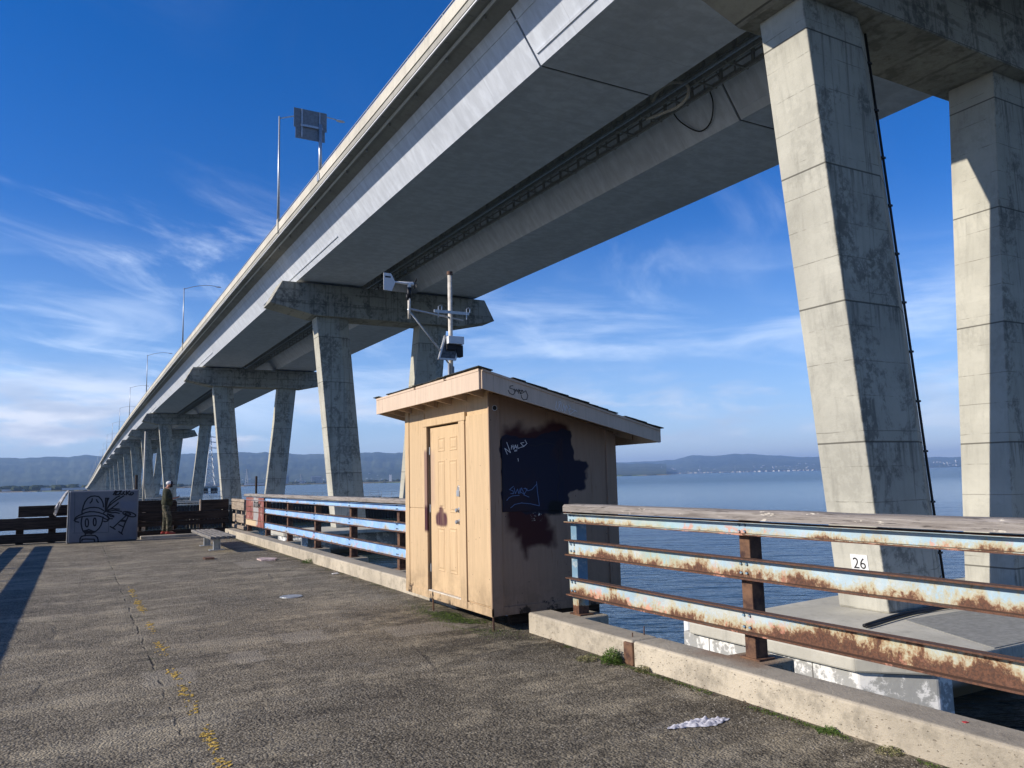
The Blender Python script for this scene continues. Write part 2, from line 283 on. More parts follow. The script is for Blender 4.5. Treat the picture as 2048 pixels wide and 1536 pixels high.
def paint_fn(base):
    def f(N):
        p = N.pos()
        st = N.noise(N.vmul(p, (1.2, 1.9, .22)), 1.0, 7, .62, .3)
        c = N.mix(N.step(st, .36, .68), tuple(v*.86 for v in base), tuple(min(1, v*1.05) for v in base))
        c = N.mix(N.math('MULTIPLY', N.step(N.noise(p, .8, 8, .7), .55, .75), .3), c, tuple(v*.74 for v in base))
        c = N.mix(N.math('MULTIPLY', N.step(N.noise(N.vmul(p, (1.0, .35, 1.0)), .35, 7, .66, .6), .42, .70), .32), c, tuple(v*.62 for v in base))
        x, y, z = N.sep(p); nzz = N.sep(N.nrm())[2]
        sx = N.math('ABSOLUTE', N.math('SUBTRACT', N.math('FRACT', N.math('DIVIDE', x, 2.19)), .5)); c = N.mix(N.math('MULTIPLY', N.math('MULTIPLY', N.step(sx, .006, .002), N.step(nzz, -.8, -.95)), .45), c, tuple(v*.55 for v in base))
        ln = N.math('ABSOLUTE', N.math('SUBTRACT', N.math('FRACT', N.math('DIVIDE', y, 7.6)), .5))
        c = N.mix(N.math('MULTIPLY', N.step(ln, .0035, .0015), .5), c, tuple(v*.6 for v in base))
        return dict(c=c, r=.55, s=.3, n=N.bump(N.noise(p, 1.5, 4), .12, .05))
    return f
M_GIRD = mat('girder_paint', paint_fn((.70, .74, .80)))
M_SOFF = mat('deck_concrete', lambda N: concrete(N, (.36, .35, .31), lines=False, mould=.3))
M_PARA = mat('parapet_concrete', lambda N: concrete(N, (.56, .525, .44), lines=False, mould=.1))
M_APP = mat('approach_concrete', lambda N: concrete(N, (.50, .48, .42), lines=False, mould=.2))
M_GALV = mat('galvanised_steel', lambda N: dict(c=N.mix(N.step(N.noise(N.pos(), 9, 5, .7), .3, .7), (.36, .38, .39), (.52, .54, .55)), r=.42, m=.55))
M_DARKST = plain('dark_walkway_steel', (.30, .30, .28), .6)
M_BLACK = plain('black_rubber', (.012, .012, .013), .55)
M_SIGNBK = plain('sign_back_aluminium', (.20, .22, .23), .45, .2)
M_WHITE = plain('white_enamel', (.72, .72, .70), .35, var=.05, bump=.03)
M_WHITED = plain('weathered_white_pipe', (.62, .57, .48), .5, var=.15, scale=14)
def letters(N): return dict(c=(.015, .015, .016), r=.5)
M_INK = mat('black_lettering', letters)
M_SPRAYW = mat('white_marker', lambda N: dict(c=(.75, .75, .74), r=.6))
M_SPRAYB = mat('blue_marker', lambda N: dict(c=(.10, .17, .33), r=.6))
M_SPRAYK = mat('black_spray', lambda N: dict(c=(.010, .011, .015), r=.7))
M_PEEL = mat('peeled_edge', lambda N: dict(c=(.02, .02, .025), r=.8))
# asphalt of the old pier
def asphalt_fn(N):
    p = N.pos(); x, y, z = N.sep(p); big = N.noise(p, .42, 6, .6, .3)
    c = N.mix(N.step(big, .32, .68), (.058, .043, .024), (.245, .200, .128))
    peb = N.vor(p, 58, out='Color'); pr = N.sep(peb)
    edge = N.vor(p, 58); peb2 = N.sep(N.vor(p, 150, out='Color'))
    gr = N.noise(p, 75, 3, .7); c = N.mix(N.step(N.math('ADD', N.math('MULTIPLY', pr[0], .35), gr), .48, .86), N.mix(.55, c, (.020, .017, .012)), N.mix(.55, c, (.32, .28, .21)))
    c = N.mix(N.math('MULTIPLY', N.math('MULTIPLY', N.step(pr[1], .86, .93), N.step(edge, .45, .25)), .8), c, (.60, .54, .43))
    c = N.mix(N.math('MULTIPLY', N.step(peb2[0], .70, .9), .6), c, (.36, .32, .25))
    c = N.mix(N.math('MULTIPLY', N.step(edge, .4, .85), .35), c, (.016, .014, .011))
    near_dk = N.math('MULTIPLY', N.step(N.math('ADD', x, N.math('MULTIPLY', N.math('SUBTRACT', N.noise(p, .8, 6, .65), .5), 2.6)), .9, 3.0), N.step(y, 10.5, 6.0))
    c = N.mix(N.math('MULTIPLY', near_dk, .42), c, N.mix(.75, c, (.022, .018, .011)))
    # worn, lighter patches and wheel polish
    wp = N.math('MULTIPLY', N.step(N.noise(N.vmul(p, (.6, 1.25, 1)), 1.05, 9, .74, .3), .50, .64), .62)
    c = N.mix(wp, c, N.mix(.55, c, (.34, .31, .25)))
    dk = N.math('MULTIPLY', N.step(N.noise(N.vmul(p, (.8, 1.3, 1)), .75, 8, .7, .2), .53, .66), .5); c = N.mix(dk, c, N.mix(.6, c, (.018, .015, .012)))
    # dark damp ground in front of the shed and along the kerb
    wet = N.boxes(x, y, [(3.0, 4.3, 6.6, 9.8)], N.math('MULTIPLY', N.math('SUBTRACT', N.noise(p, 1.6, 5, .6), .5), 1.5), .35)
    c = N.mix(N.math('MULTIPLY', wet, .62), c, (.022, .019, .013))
    kd = N.math('MULTIPLY', N.step(x, 3.7, 4.22), N.step(N.noise(p, 2.5, 5, .6), .35, .6))
    c = N.mix(N.math('MULTIPLY', kd, .6), c, (.035, .031, .020))
    mot = N.noise(N.vmul(p, (1, 1.4, 1)), 3.8, 10, .78, .2); pt = N.step(N.math('ADD', N.math('MULTIPLY', mot, .55), N.math('MULTIPLY', N.noise(N.vmul(p, (.7, 1.2, 1)), 1.1, 5, .6), .5)), .50, .64); c = N.mix(N.math('MULTIPLY', pt, .80), c, N.mix(.62, c, (.43, .365, .25))); mo2 = N.noise(N.vadd(p, (7., 3., 0.)), 2.6, 10, .78, .2); c = N.mix(N.math('MULTIPLY', N.step(mo2, .50, .66), .80), c, N.mix(.7, c, (.014, .011, .008))); g2_ = N.noise(p, 21, 5, .75); c = N.mix(N.math('MULTIPLY', N.step(g2_, .52, .64), .55), c, N.mix(.6, c, (.40, .345, .245))); c = N.mix(N.math('MULTIPLY', N.step(g2_, .47, .36), .60), c, N.mix(.7, c, (.012, .010, .007)))
    # a few square pale repairs
    rp = N.boxes(x, y, [(1.30, 1.62, 7.75, 8.25), (1.92, 2.42, 8.35, 8.95), (3.0, 3.85, 8.0, 8.6), (.55, .95, 7.2, 7.9), (2.9, 3.5, 16.2, 17.6)], N.math('MULTIPLY', N.math('SUBTRACT', N.noise(p, 5, 6, .75), .5), .30), .03)
    c = N.mix(N.math('MULTIPLY', rp, .62), c, N.mix(.6, c, (.33, .295, .235)))
    # cracks
    wob = N.math('MULTIPLY', N.math('SUBTRACT', N.noise(p, 1.7, 6, .7), .5), .35)
    cr1 = N.step(N.math('ABSOLUTE', N.math('SUBTRACT', N.math('ADD', x, N.math('MULTIPLY', wob, .35)), .66)), .016, .003)
    cr1 = N.math('MULTIPLY', cr1, N.step(N.noise(p, 1.4, 5, .7), .47, .58))
    vw = N.vadd(N.vmul(p, (1, 1, 0)), N.comb(wob, wob, 0.0))
    cr2 = N.step(N.vor(vw, .27, 'DISTANCE_TO_EDGE'), .010, .002)
    cr2 = N.math('MULTIPLY', N.math('MULTIPLY', cr2, .35), N.step(N.noise(p, .6, 3), .48, .58))
    cr3 = N.step(N.math('ABSOLUTE', N.math('SUBTRACT', N.math('ADD', y, N.math('MULTIPLY', wob, 1.4)), N.math('ADD', 14.6, N.math('MULTIPLY', x, .35)))), .04, .01)
    cr3 = N.math('MULTIPLY', cr3, N.step(x, 1.6, 1.0))
    cr = N.math('MAXIMUM', N.math('MAXIMUM', cr1, cr2), cr3)
    c = N.mix(N.math('MULTIPLY', cr, .5), c, (.018, .016, .012))
    mo = N.math('MULTIPLY', N.math('MULTIPLY', N.step(N.math('ABSOLUTE', N.math('SUBTRACT', x, .70)), .16, .02), N.step(N.noise(p, 6, 5, .7), .50, .66)), N.step(N.noise(p, .35, 2), .45, .6))
    c = N.mix(N.math('MULTIPLY', mo, .5), c, (.03, .045, .012))
    h = N.math('ADD', N.math('MULTIPLY', edge, -.8), N.math('MULTIPLY', N.noise(p, 30, 5, .7), 1.0)); h = N.math('SUBTRACT', h, N.math('MULTIPLY', cr, 1.6))
    n0 = N.bump(N.noise(p, 1.2, 3, .5), .10, .03)
    return dict(c=c, r=.82, s=.25, n=N.bump(h, 1.0, .014, n0))
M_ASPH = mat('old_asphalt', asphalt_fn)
def kerb_fn(N):
    p = N.pos(); nz = N.sep(N.nrm())
    c = N.mix(N.step(N.noise(p, 1.3, 6, .6), .3, .7), (.37, .325, .25), (.53, .465, .355))
    pw = N.vadd(N.vmul(p, (1, .8, 1.3)), N.comb(N.math('MULTIPLY', N.noise(p, 30, 3), .03), N.math('MULTIPLY', N.noise(p, 24, 3), .03), 0.0)); st = N.vor(pw, 52, out='Color'); sr = N.sep(st)
    d = N.vor(pw, 52)
    stone = N.math('MULTIPLY', N.math('MULTIPLY', N.step(sr[0], .74, .80), N.step(d, .5, .25)), N.step(nz[2], .6, .3))
    c = N.mix(N.math('MULTIPLY', stone, .6), c, N.mix(sr[1], (.14, .12, .10), (.42, .32, .22)))
    c = N.mix(N.math('MULTIPLY', N.step(nz[2], .5, .9), .6), c, (.24, .215, .175))
    c = N.mix(N.math('MULTIPLY', N.step(N.noise(p, 5, 9, .75), .46, .66), .55), c, (.18, .16, .125))
    # rust run-off at the post feet
    x, y, z = N.sep(p); f = N.math('ABSOLUTE', N.math('SUBTRACT', N.math('FRACT', N.math('DIVIDE', N.math('ADD', y, .6), 2.6)), 0.0))
    rs = N.boxes(x, y, [(4.40, 4.75, 4.35, 5.0), (4.45, 4.8, 1.75, 2.4)], N.math('MULTIPLY', N.math('SUBTRACT', N.noise(p, 6, 6, .7), .5), .3), .12)
    c = N.mix(N.math('MULTIPLY', rs, .6), c, (.20, .095, .04))
    return dict(c=c, r=.9, s=.2, n=N.bump(N.math('SUBTRACT', N.noise(p, 40, 6, .7), N.math('MULTIPLY', stone, .6)), .9, .009))
M_KERB = mat('kerb_concrete', kerb_fn)
def steel_fn(paint, rust_amt, near=False):
    def f(N):
        p = N.pos(); gz = N.sep(N.gen())[2]; nr = N.sep(N.nrm()); x, y, z = N.sep(p)
        c = N.mix(N.step(N.noise(p, 1.7, 5, .65), .33, .67), paint, tuple(min(1, v*1.18+.05) for v in paint))
        if near:
            c = N.mix(N.math('MULTIPLY', N.step(N.noise(p, 1.3, 4, .6), .45, .62), .7), c, (.50, .50, .44))
            c = N.mix(N.math('MULTIPLY', N.step(N.noise(N.vadd(p, (3., 1., 2.)), 1.1, 4, .6), .56, .66), .6), c, (.24, .40, .38))
        c = N.mix(N.math('MULTIPLY', N.step(N.noise(p, 9, 8, .72), .50, .66), .5), c, (.56, .56, .50))
        # wear: low edge first, then irregular islands, heavier towards the camera end of the low rail
        low = N.math('MULTIPLY', N.step(gz, .75, .0), .17)
        edge = N.math('MULTIPLY', N.math('MAXIMUM', N.step(gz, .90, .94), N.step(gz, .10, .06)), .35)
        isl = N.noise(N.vmul(p, (1, .8, 1.2)), 2.4, 5, .62); med = N.noise(N.vmul(p, (1, 1.3, .8)), 9, 8, .74, .35); fine = N.noise(p, 45, 6, .72)
        v = N.math('ADD', N.math('ADD', N.math('MULTIPLY', isl, .62), N.math('MULTIPLY', med, .55)), N.math('ADD', low, edge))
        v = N.math('ADD', v, N.math('MULTIPLY', N.math('SUBTRACT', fine, .5), .22))
        if near:
            hv = N.math('MULTIPLY', N.math('MULTIPLY', N.step(y, 5.2, 3.2), N.step(z, .75, .6)), .10); v = N.math('ADD', v, hv)
            v = N.math('SUBTRACT', v, N.math('MULTIPLY', N.step(z, 1.0, 1.1), .035))
        t = .86 - rust_amt
        c = N.mix(N.math('MULTIPLY', N.step(v, t-.12, t-.02), .75), c, (.44, .38, .21))
        c = N.mix(N.math('MULTIPLY', N.step(v, t-.03, t+.05), .85), c, (.27, .14, .06))
        c = N.mix(N.math('MULTIPLY', N.step(v, t+.03, t+.08), .95), c, N.mix(N.step(fine, .4, .6), (.06, .027, .018), (.13, .055, .03)))
        pk = N.math('MULTIPLY', N.step(N.noise(N.vadd(p, (9., 4., 2.)), 5.5, 7, .74), .55, .60), N.step(N.noise(p, .7, 2), .44, .56))
        pk = N.math('MULTIPLY', pk, N.step(gz, .85, .35))
        c = N.mix(N.math('MULTIPLY', pk, .75), c, (.58, .27, .18))
        fl = N.step(nr[2], .5, .9)
        c = N.mix(N.math('MULTIPLY', fl, .9), c, (.075, .045, .032))
        return dict(c=c, r=.62, s=.35, n=N.bump(N.math('ADD', med, fine), .5, .004))
    return f
M_RAILN = mat('rusted_blue_paint', steel_fn((.29, .41, .48), .175, True))
M_RAILF = mat('faded_blue_paint', steel_fn((.20, .37, .64), .03))
M_RAILL = mat('far_side_rail_paint', steel_fn((.30, .45, .60), .05))
M_POSTB = mat('blue_post_paint', steel_fn((.12, .22, .30), .03))
M_POST = mat('rusted_post', lambda N: dict(c=N.mix(N.step(N.noise(N.pos(), 9, 8, .7), .35, .65), (.05, .024, .018), (.17, .09, .05)), r=.75, n=N.bump(N.noise(N.pos(), 60, 5), .5, .004)))
def redpanel(N):
    p = N.pos(); x, y, z = N.sep(p)
    c = N.mix(N.step(N.noise(p, 2.5, 6, .7), .35, .65), (.19, .055, .045), (.30, .12, .09))
    c = N.mix(N.math('MULTIPLY', N.step(N.noise(N.vmul(p, (1, 1, .5)), 4, 7, .7), .58, .64), .8), c, (.55, .45, .36))
    g = N.boxes(y, z, [(23.6, 24.35, .45, 1.25)], N.math('MULTIPLY', N.math('SUBTRACT', N.noise(p, 3, 5), .5), .5), .04)
    c = N.mix(N.math('MULTIPLY', g, .8), c, (.34, .36, .35))
    lo = N.math('MULTIPLY', N.step(z, .60, .54), N.step(y, 23.7, 24.1)); c = N.mix(lo, c, (.56, .43, .27))
    return dict(c=c, r=.6)
M_REDP = mat('patched_red_panel', redpanel)
def wood_fn(light, dark, ax=1, flecks=True):
    sc3 = [9, 9, 9]; sc3[ax] = .55
    def f(N):
        p = N.pos(); gr = N.noise(N.vmul(p, tuple(sc3)), 2.6, 8, .7, .8); g2 = N.noise(N.vmul(p, tuple(v*3 for v in sc3)), 3, 5, .65)
        c = N.mix(N.step(gr, .3, .7), dark, light); c = N.mix(N.math('MULTIPLY', N.step(g2, .58, .68), .8), c, tuple(v*.18 for v in dark))
        kn = N.math('MULTIPLY', N.step(N.vor(N.vmul(p, tuple(1 if i != ax else .5 for i in range(3))), 2.3), .10, .05), .8)
        c = N.mix(kn, c, tuple(v*.3 for v in dark))
        if flecks:
            fk = N.math('MULTIPLY', N.step(N.noise(N.vmul(p, (3, 1, 3)), 6, 6, .7), .62, .66), N.step(N.noise(p, .8, 2), .45, .55))
            c = N.mix(N.math('MULTIPLY', fk, .75), c, (.62, .57, .47))
        return dict(c=c, r=.9, s=.15, n=N.bump(N.math('ADD', gr, g2), .55, .012))
    return f
M_WOODC = mat('silvered_timber_cap', wood_fn((.34, .31, .28), (.155, .135, .12)))
M_WOODD = mat('tarred_timber', wood_fn((.085, .062, .048), (.020, .016, .013), 0, False))
M_WOODL = mat('bare_timber', wood_fn((.42, .34, .26), (.20, .16, .12), 1, False))
M_WOODB = mat('bench_timber', wood_fn((.27, .255, .23), (.12, .11, .10), 1, False))
B_NAVY = [[4.075, 4.93, 1.22, 2.12], [4.83, 5.05, 1.70, 2.17], [4.83, 5.19, 1.455, 1.815]]
B_RED = [[4.08, 5.0, 2.06, 2.20], [4.19, 4.38, 2.12, 2.255], [4.66, 4.98, 2.12, 2.26], [4.11, 4.66, 1.06, 1.28], [4.24, 4.68, .98, 1.2], [4.32, 4.76, .845, 1.08], [4.345, 4.39, .75, .9]]
def shed_fn(kind, col=(.55, .395, .23)):
    def f(N):
        p = N.pos(); x, y, z = N.sep(p)
        g = N.noise(N.vmul(p, (4, 4, .32)), 3.0, 7, .66, 1.2)
        c = N.mix(N.step(g, .3, .7), tuple(v*.90 for v in col), tuple(min(1, v*1.06) for v in col))
        c = N.mix(N.math('MULTIPLY', N.step(N.noise(p, 1.4, 4, .6), .4, .7), .25), c, tuple(v*.86 for v in col))
        ck = N.math('MULTIPLY', N.step(N.noise(N.vmul(p, (14, 14, .8)), 3, 5, .7), .60, .68), N.step(N.noise(p, 1.2, 3), .44, .58))
        c = N.mix(N.math('MULTIPLY', ck, .7), c, (.16, .09, .04))
        dots = N.math('MULTIPLY', N.step(N.vor(p, 7.0), .055, .035), .8); c = N.mix(dots, c, (.05, .035, .025))
        gm = N.math('MULTIPLY', N.step(z, .75, .18), N.step(N.noise(p, 4.5, 7, .7), .38, .68)); c = N.mix(N.math('MULTIPLY', gm, .45), c, (.12, .085, .05))
        rot = N.math('MULTIPLY', N.step(N.math('ADD', z, N.math('MULTIPLY', N.math('SUBTRACT', N.noise(p, 9, 8, .78), .5), .95)), .24, .16), N.step(N.noise(N.vmul(p, (3, 3, 1)), 2.0, 3), .5, .6))
        c = N.mix(rot, c, (.045, .030, .02))
        nn = N.math('MULTIPLY', N.math('SUBTRACT', N.noise(p, 8, 3, .5), .5), .035)
        if kind == 'side':
            xw = N.math('ADD', x, N.math('MULTIPLY', N.math('SUBTRACT', N.noise(p, 2.6, 3, .5), .5), .30)); zw = N.math('ADD', z, N.math('MULTIPLY', N.math('SUBTRACT', N.noise(N.vadd(p, (4., 2., 9.)), 3.0, 3, .5), .5), .30))
            nn2 = N.math('ADD', nn, N.math('MULTIPLY', N.math('SUBTRACT', N.noise(p, 3.4, 2, .5), .5), .10))
            c = N.mix(N.boxes(xw, zw, [tuple(b) for b in B_RED], nn2, .045), c, (.045, .010, .009))
            c = N.mix(N.boxes(xw, zw, [tuple(b) for b in B_NAVY], nn2, .012), c, (.013, .011, .024))
            c = N.mix(N.boxes(x, z, [tuple(b) for b in B_BLACK], nn, .02), c, (.004, .004, .004))
            wf = N.math('MULTIPLY', N.boxes(x, z, [(4.43, 4.62, 1.14, 1.24)], None, .01), N.step(N.noise(p, 26, 5, .7), .56, .60)); c = N.mix(wf, c, (.6, .58, .52))
        if kind == 'plate':
            c = N.mix(N.step(N.noise(p, 1.8, 5, .6), .4, .6), (.010, .011, .026), (.022, .012, .018))
            c = N.mix(N.boxes(x, z, [tuple(b) for b in B_BLACK], nn, .02), c, (.004, .004, .004))
        if kind == 'door':
            s_ = N.step(N.noise(N.vmul(p, (1, 22, 1)), 2, 4), .35, .6)
            c = N.mix(N.math('MULTIPLY', N.boxes(y, z, [(8.84, 9.20, 1.06, 1.23), (8.96, 9.10, 1.20, 1.30)], nn, .02), N.math('ADD', N.math('MULTIPLY', s_, .3), .7)), c, (.07, .022, .030))
            c = N.mix(N.math('MULTIPLY', N.boxes(y, z, [(9.22, 9.5, 1.3, 2.0)], nn, .05), .35), c, (.30, .20, .19))
        if kind == 'casing':
            c = N.mix(N.math('MULTIPLY', N.boxes(y, z, [(9.30, 9.6, 1.28, 2.0)], nn, .03), .75), c, (.16, .085, .085))
            c = N.mix(N.boxes(y, z, [(9.30, 9.6, .98, 1.30)], nn, .03), c, (.06, .018, .022))
        return dict(c=c, r=.72, s=.3, n=N.bump(g, .3, .006))
    return f
M_SHEDF = mat('tan_plywood', shed_fn('front')); M_SHED_SHADE = mat('tan_plywood_shaded', shed_fn('side', (.31, .205, .135)))  # second paint is the front tan darkened, wall shade put into its colour
M_DOOR = mat('tan_door_paint', shed_fn('door', (.575, .41, .235))); M_CASE = mat('door_casing_paint', shed_fn('casing'))
M_TRIM = mat('shed_trim_paint', shed_fn('trim', (.60, .465, .345))); M_PLATE = mat('navy_board', shed_fn('plate'))
M_SHING = mat('asphalt_shingle', lambda N: dict(c=N.mix(N.step(N.noise(N.pos(), 60, 5, .7), .35, .65), (.012, .014, .013), (.085, .09, .08)), r=.95, n=N.bump(N.noise(N.pos(), 90, 4), .6, .004)))
def panel_fn(N):
    p = N.pos(); c = N.mix(N.step(N.noise(p, .9, 6, .6), .35, .68), (.11, .12, .145), (.16, .175, .195))
    x, y, z = N.sep(p); c = N.mix(N.math('MULTIPLY', N.boxes(x, z, [(1.15, 1.6, .95, 1.2)], N.math('MULTIPLY', N.math('SUBTRACT', N.noise(p, 4, 4), .5), .2), .06), .5), c, (.10, .13, .20))
    return dict(c=c, r=.5, n=N.bump(N.noise(p, 20, 4), .12, .005))
M_PANEL = mat('grey_painted_panel', panel_fn)
def water_fn(N):
    p = N.pos(); x, y, z = N.sep(p)
    dist = N.math('SQRT', N.math('ADD', N.math('MULTIPLY', x, x), N.math('MULTIPLY', y, y)))
    a = R(30); u = N.math('ADD', N.math('MULTIPLY', x, math.cos(a)), N.math('MULTIPLY', y, -math.sin(a))); v = N.math('ADD', N.math('MULTIPLY', x, math.sin(a)), N.math('MULTIPLY', y, math.cos(a)))
    q = N.comb(N.math('MULTIPLY', u, .42), v, 0.0)
    w1 = N.noise(q, .85, 4, .55, .3); w2 = N.noise(q, .20, 3, .5, .2); w3 = N.noise(N.comb(N.math('MULTIPLY', u, .6), v, 0.0), 3.2, 3, .55)
    near = N.step(dist, 260, 25); gust = N.step(N.noise(N.vmul(p, (1, 1, 0)), .009, 4, .6, .5), .35, .65)
    h = N.math('ADD', N.math('MULTIPLY', w1, .42), N.math('MULTIPLY', w2, .75)); h = N.math('ADD', h, N.math('MULTIPLY', w3, .055))
    b = N.new('ShaderNodeBump'); N.put(b.inputs['Height'], h); b.inputs['Distance'].default_value = .85
    N.put(b.inputs['Strength'], N.math('ADD', .16, N.math('MULTIPLY', N.math('ADD', N.math('MULTIPLY', gust, .35), .65), N.math('MULTIPLY', near, .80))))
    rough = N.math('ADD', .08, N.math('MULTIPLY', N.step(dist, 40, 700), .17))
    return dict(c=N.mix(N.step(N.noise(N.vmul(p, (1, 1, 0)), .02, 4), .3, .7), (.018, .034, .036), (.026, .042, .042)), r=rough, s=.5, n=b.outputs[0], ior=1.33)
M_WATER = mat('bay_water', water_fn)
M_HILL = mat('forested_hill', lambda N: dict(c=N.mix(N.step(N.noise(N.pos(), .0012, 8, .62), .35, .65), (.020, .034, .018), (.075, .085, .045)), r=.95, s=.1))
def marsh_fn(N):
    p = N.pos(); c = N.mix(N.step(N.noise(p, .004, 7, .6), .35, .65), (.085, .07, .042), (.16, .13, .085))
    return dict(c=N.mix(N.step(N.noise(p, .0017, 5), .5, .6), c, (.075, .10, .035)), r=.95, s=.1)
M_MARSH = mat('marsh_ground', marsh_fn)
M_LEAF = mat('weed_leaf', lambda N: dict(c=N.mix(N.step(N.noise(N.pos(), 30, 3), .35, .65), (.045, .10, .012), (.16, .25, .045)), r=.6))
M_LEAFD = mat('dry_weed', lambda N: dict(c=N.mix(N.step(N.noise(N.pos(), 30, 3), .35, .65), (.10, .11, .035), (.36, .32, .16)), r=.7))
M_MOSS = mat('moss', lambda N: dict(c=N.mix(N.step(N.noise(N.pos(), 12, 5, .7), .35, .65), (.035, .065, .010), (.12, .17, .03)), r=.9))
M_FARTREE = mat('distant_tree', lambda N: dict(c=N.mix(N.step(N.noise(N.pos(), .09, 5), .35, .65), (.018, .028, .014), (.06, .075, .035)), r=.9, s=.1))
M_YELLOW = mat('worn_yellow_paint', lambda N: dict(c=N.mix(N.step(N.noise(N.pos(), 40, 5, .7), .35, .6), (.32, .22, .05), (.56, .37, .07)), r=.8, n=N.bump(N.vor(N.pos(), 62), .6, .01)))
M_RAG = mat('dirty_cloth', lambda N: dict(c=N.mix(N.step(N.noise(N.pos(), 25, 6, .7), .35, .65), (.38, .37, .41), (.66, .65, .66)), r=.85))
# ================================================================ setting
WZ = -5.2
def sheet(name, xs, ys, z, m):
    b = MB(); n = len(ys)
    for x in xs:
        for y in ys: b.v.append((x, y, z))
    for i in range(len(xs)-1):
        for j in range(n-1): b.f.append((i*n+j, (i+1)*n+j, (i+1)*n+j+1, i*n+j+1))
    return b.build(name, m, kind='structure')
sheet('water', [-30000, -3000, 0, 3000, 30000], [-8000, 0, 3000, 30000], WZ, M_WATER)
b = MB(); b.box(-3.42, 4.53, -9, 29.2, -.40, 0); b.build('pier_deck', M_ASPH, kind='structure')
b = MB(); KS = [(-9, -.9), (-.885, 5.61), (5.625, 7.42), (10.02, 16.28), (16.295, 27.2)]
LOWK = (9.25, 10.015)
for a0, a1 in KS: b.box(4.24, 4.532, a0, a1, -.03, .21)
b.box(4.24, 4.53, LOWK[0], LOWK[1], -.03, .14)
for y0 in (-.5, 2.1, 4.66, 7.11, 12.33, 14.93, 17.53, 20.16, 22.76, 25.4): b.box(4.50, 4.93, y0-.20, y0+.20, -.06, .185)
b.build('kerb', M_KERB, kind='structure', bevel=.022, seg=3)
b = MB(); b.box(-3.42, -3.10, -9, 27.2, -.03, .21); b.box(1.75, 4.2, 27.25, 27.62, -.02, .09); b.build('kerb', M_KERB, kind='structure', bevel=.02)
# worn yellow dashes: flecks of paint left on the asphalt
b = MB(); rr = random.Random(3)
for y0, y1, den in ((4.4, 6.0, 1.0), (6.25, 7.9, .8), (8.5, 9.4, .8), (9.8, 11.0, .35), (11.3, 13.0, .8), (13.2, 14.6, .5), (1.8, 3.8, 1)):
    for k in range(int((y1-y0)*125*den)):
        yy = rr.uniform(y0, y1); xx = .80+rr.gauss(0, .024); e = min(1, 2.2*min(yy-y0, y1-yy)+.25)
        if rr.random() > e*(.35+.65*(math.sin(yy*9+1.3) > -.3)): continue
        r0 = rr.uniform(.004, .020); n = rr.randint(5, 7); ph = rr.random()*6
        b.prism([(xx+math.cos(ph+t*6.283/n)*r0*rr.uniform(.5, 1.1)*.9, yy+math.sin(ph+t*6.283/n)*r0*rr.uniform(.6, 1.3)*.8) for t in range(n)], 2, .001, .0045+rr.uniform(0, .0007))
b.build('lane_line', M_YELLOW, kind='structure')
# shores, hills
def sph(az, d, z): return (d*math.sin(R(az)), d*math.cos(R(az)), z)
rr = random.Random(11)
def nz1(t, seed=0):
    s = 0
    for k, (f_, a_) in enumerate(((.7, 1), (1.9, .55), (4.3, .3), (9.7, .17), (21, .1), (47, .05))): s += a_*math.sin(f_*t*1.3+seed*7.1+k*2.4+1.7*math.sin(f_*.63*t+k))
    return s
def hills(tab, a0, a1, dist, depth, seed, amp):
    b = MB(); rows = 16; az = a0; cols = 0; base = len(b.v)
    while az <= a1:
        top = lerp(tab, az)*dist + 6 + nz1(az*2.2, seed)*amp*.35
        for j in range(rows+2):
            t = j/rows; d = dist - depth*(1-t)
            if t <= 1:
                zz = top*(t**1.25)*(1+.16*nz1(az*2.6+j*1.9, seed+j*.15)*(1-t)*1.2) if 0 < t < 1 else (top if t == 1 else 0)
                if 0 < t < 1: zz = min(zz, top*(t+.08)*d/dist)
            else: d = dist+900; zz = top*.7
            b.v.append(sph(az, d, max(zz, -1) if t > 0 else -4.6))
        cols += 1; az += .12
    n = rows+2
    for i in range(cols-1):
        for j in range(n-1): b.f.append((i*n+j, (i+1)*n+j, (i+1)*n+j+1, i*n+j+1))
    return b.build('hills', M_HILL, kind='structure', smooth=True)
hills([[-40, .030], [-15, .034]]+RIDGE_L+[[32, .017], [40, .012]], -45, 40, 11500, 5200, 1, 14)
hills(RIDGE_R+[[75, .011], [100, .014]], 22, 100, 17500, 6000, 2, 16)
b = MB(); near = []; t = -50
while t < 31:
    dd = lerp([[-50, 2600], [-4.2, 2440], [-1, 2120], [4, 2140], [9.8, 2330], [15, 2560], [22, 2100], [26, 2300], [31, 3400]], t) + 25*nz1(t*6, 5); near.append((t, dd)); t += .25
for a_, dd in near:
    b.v += [sph(a_, dd, WZ-.3), sph(a_, dd+6, WZ+1.6), sph(a_, dd+150, WZ+2.0), sph(a_, 8200, WZ+4)]
for i in range(len(near)-1):
    for j in range(3): b.f.append((i*4+j, i*4+4+j, i*4+5+j, i*4+1+j))
b.build('marsh_shore', M_MARSH, kind='structure')
b = MB(); far = []; t = 24
while t < 95: far.append((t, lerp([[24, 6500], [36, 7600], [42, 9000], [60, 12000], [95, 12000]], t))); t += .5
for a_, dd in far: b.v += [sph(a_, dd, WZ-.3), sph(a_, dd+10, WZ+3), sph(a_, dd+5500, WZ+8)]
for i in range(len(far)-1):
    for j in range(2): b.f.append((i*3+j, i*3+3+j, i*3+4+j, i*3+1+j))
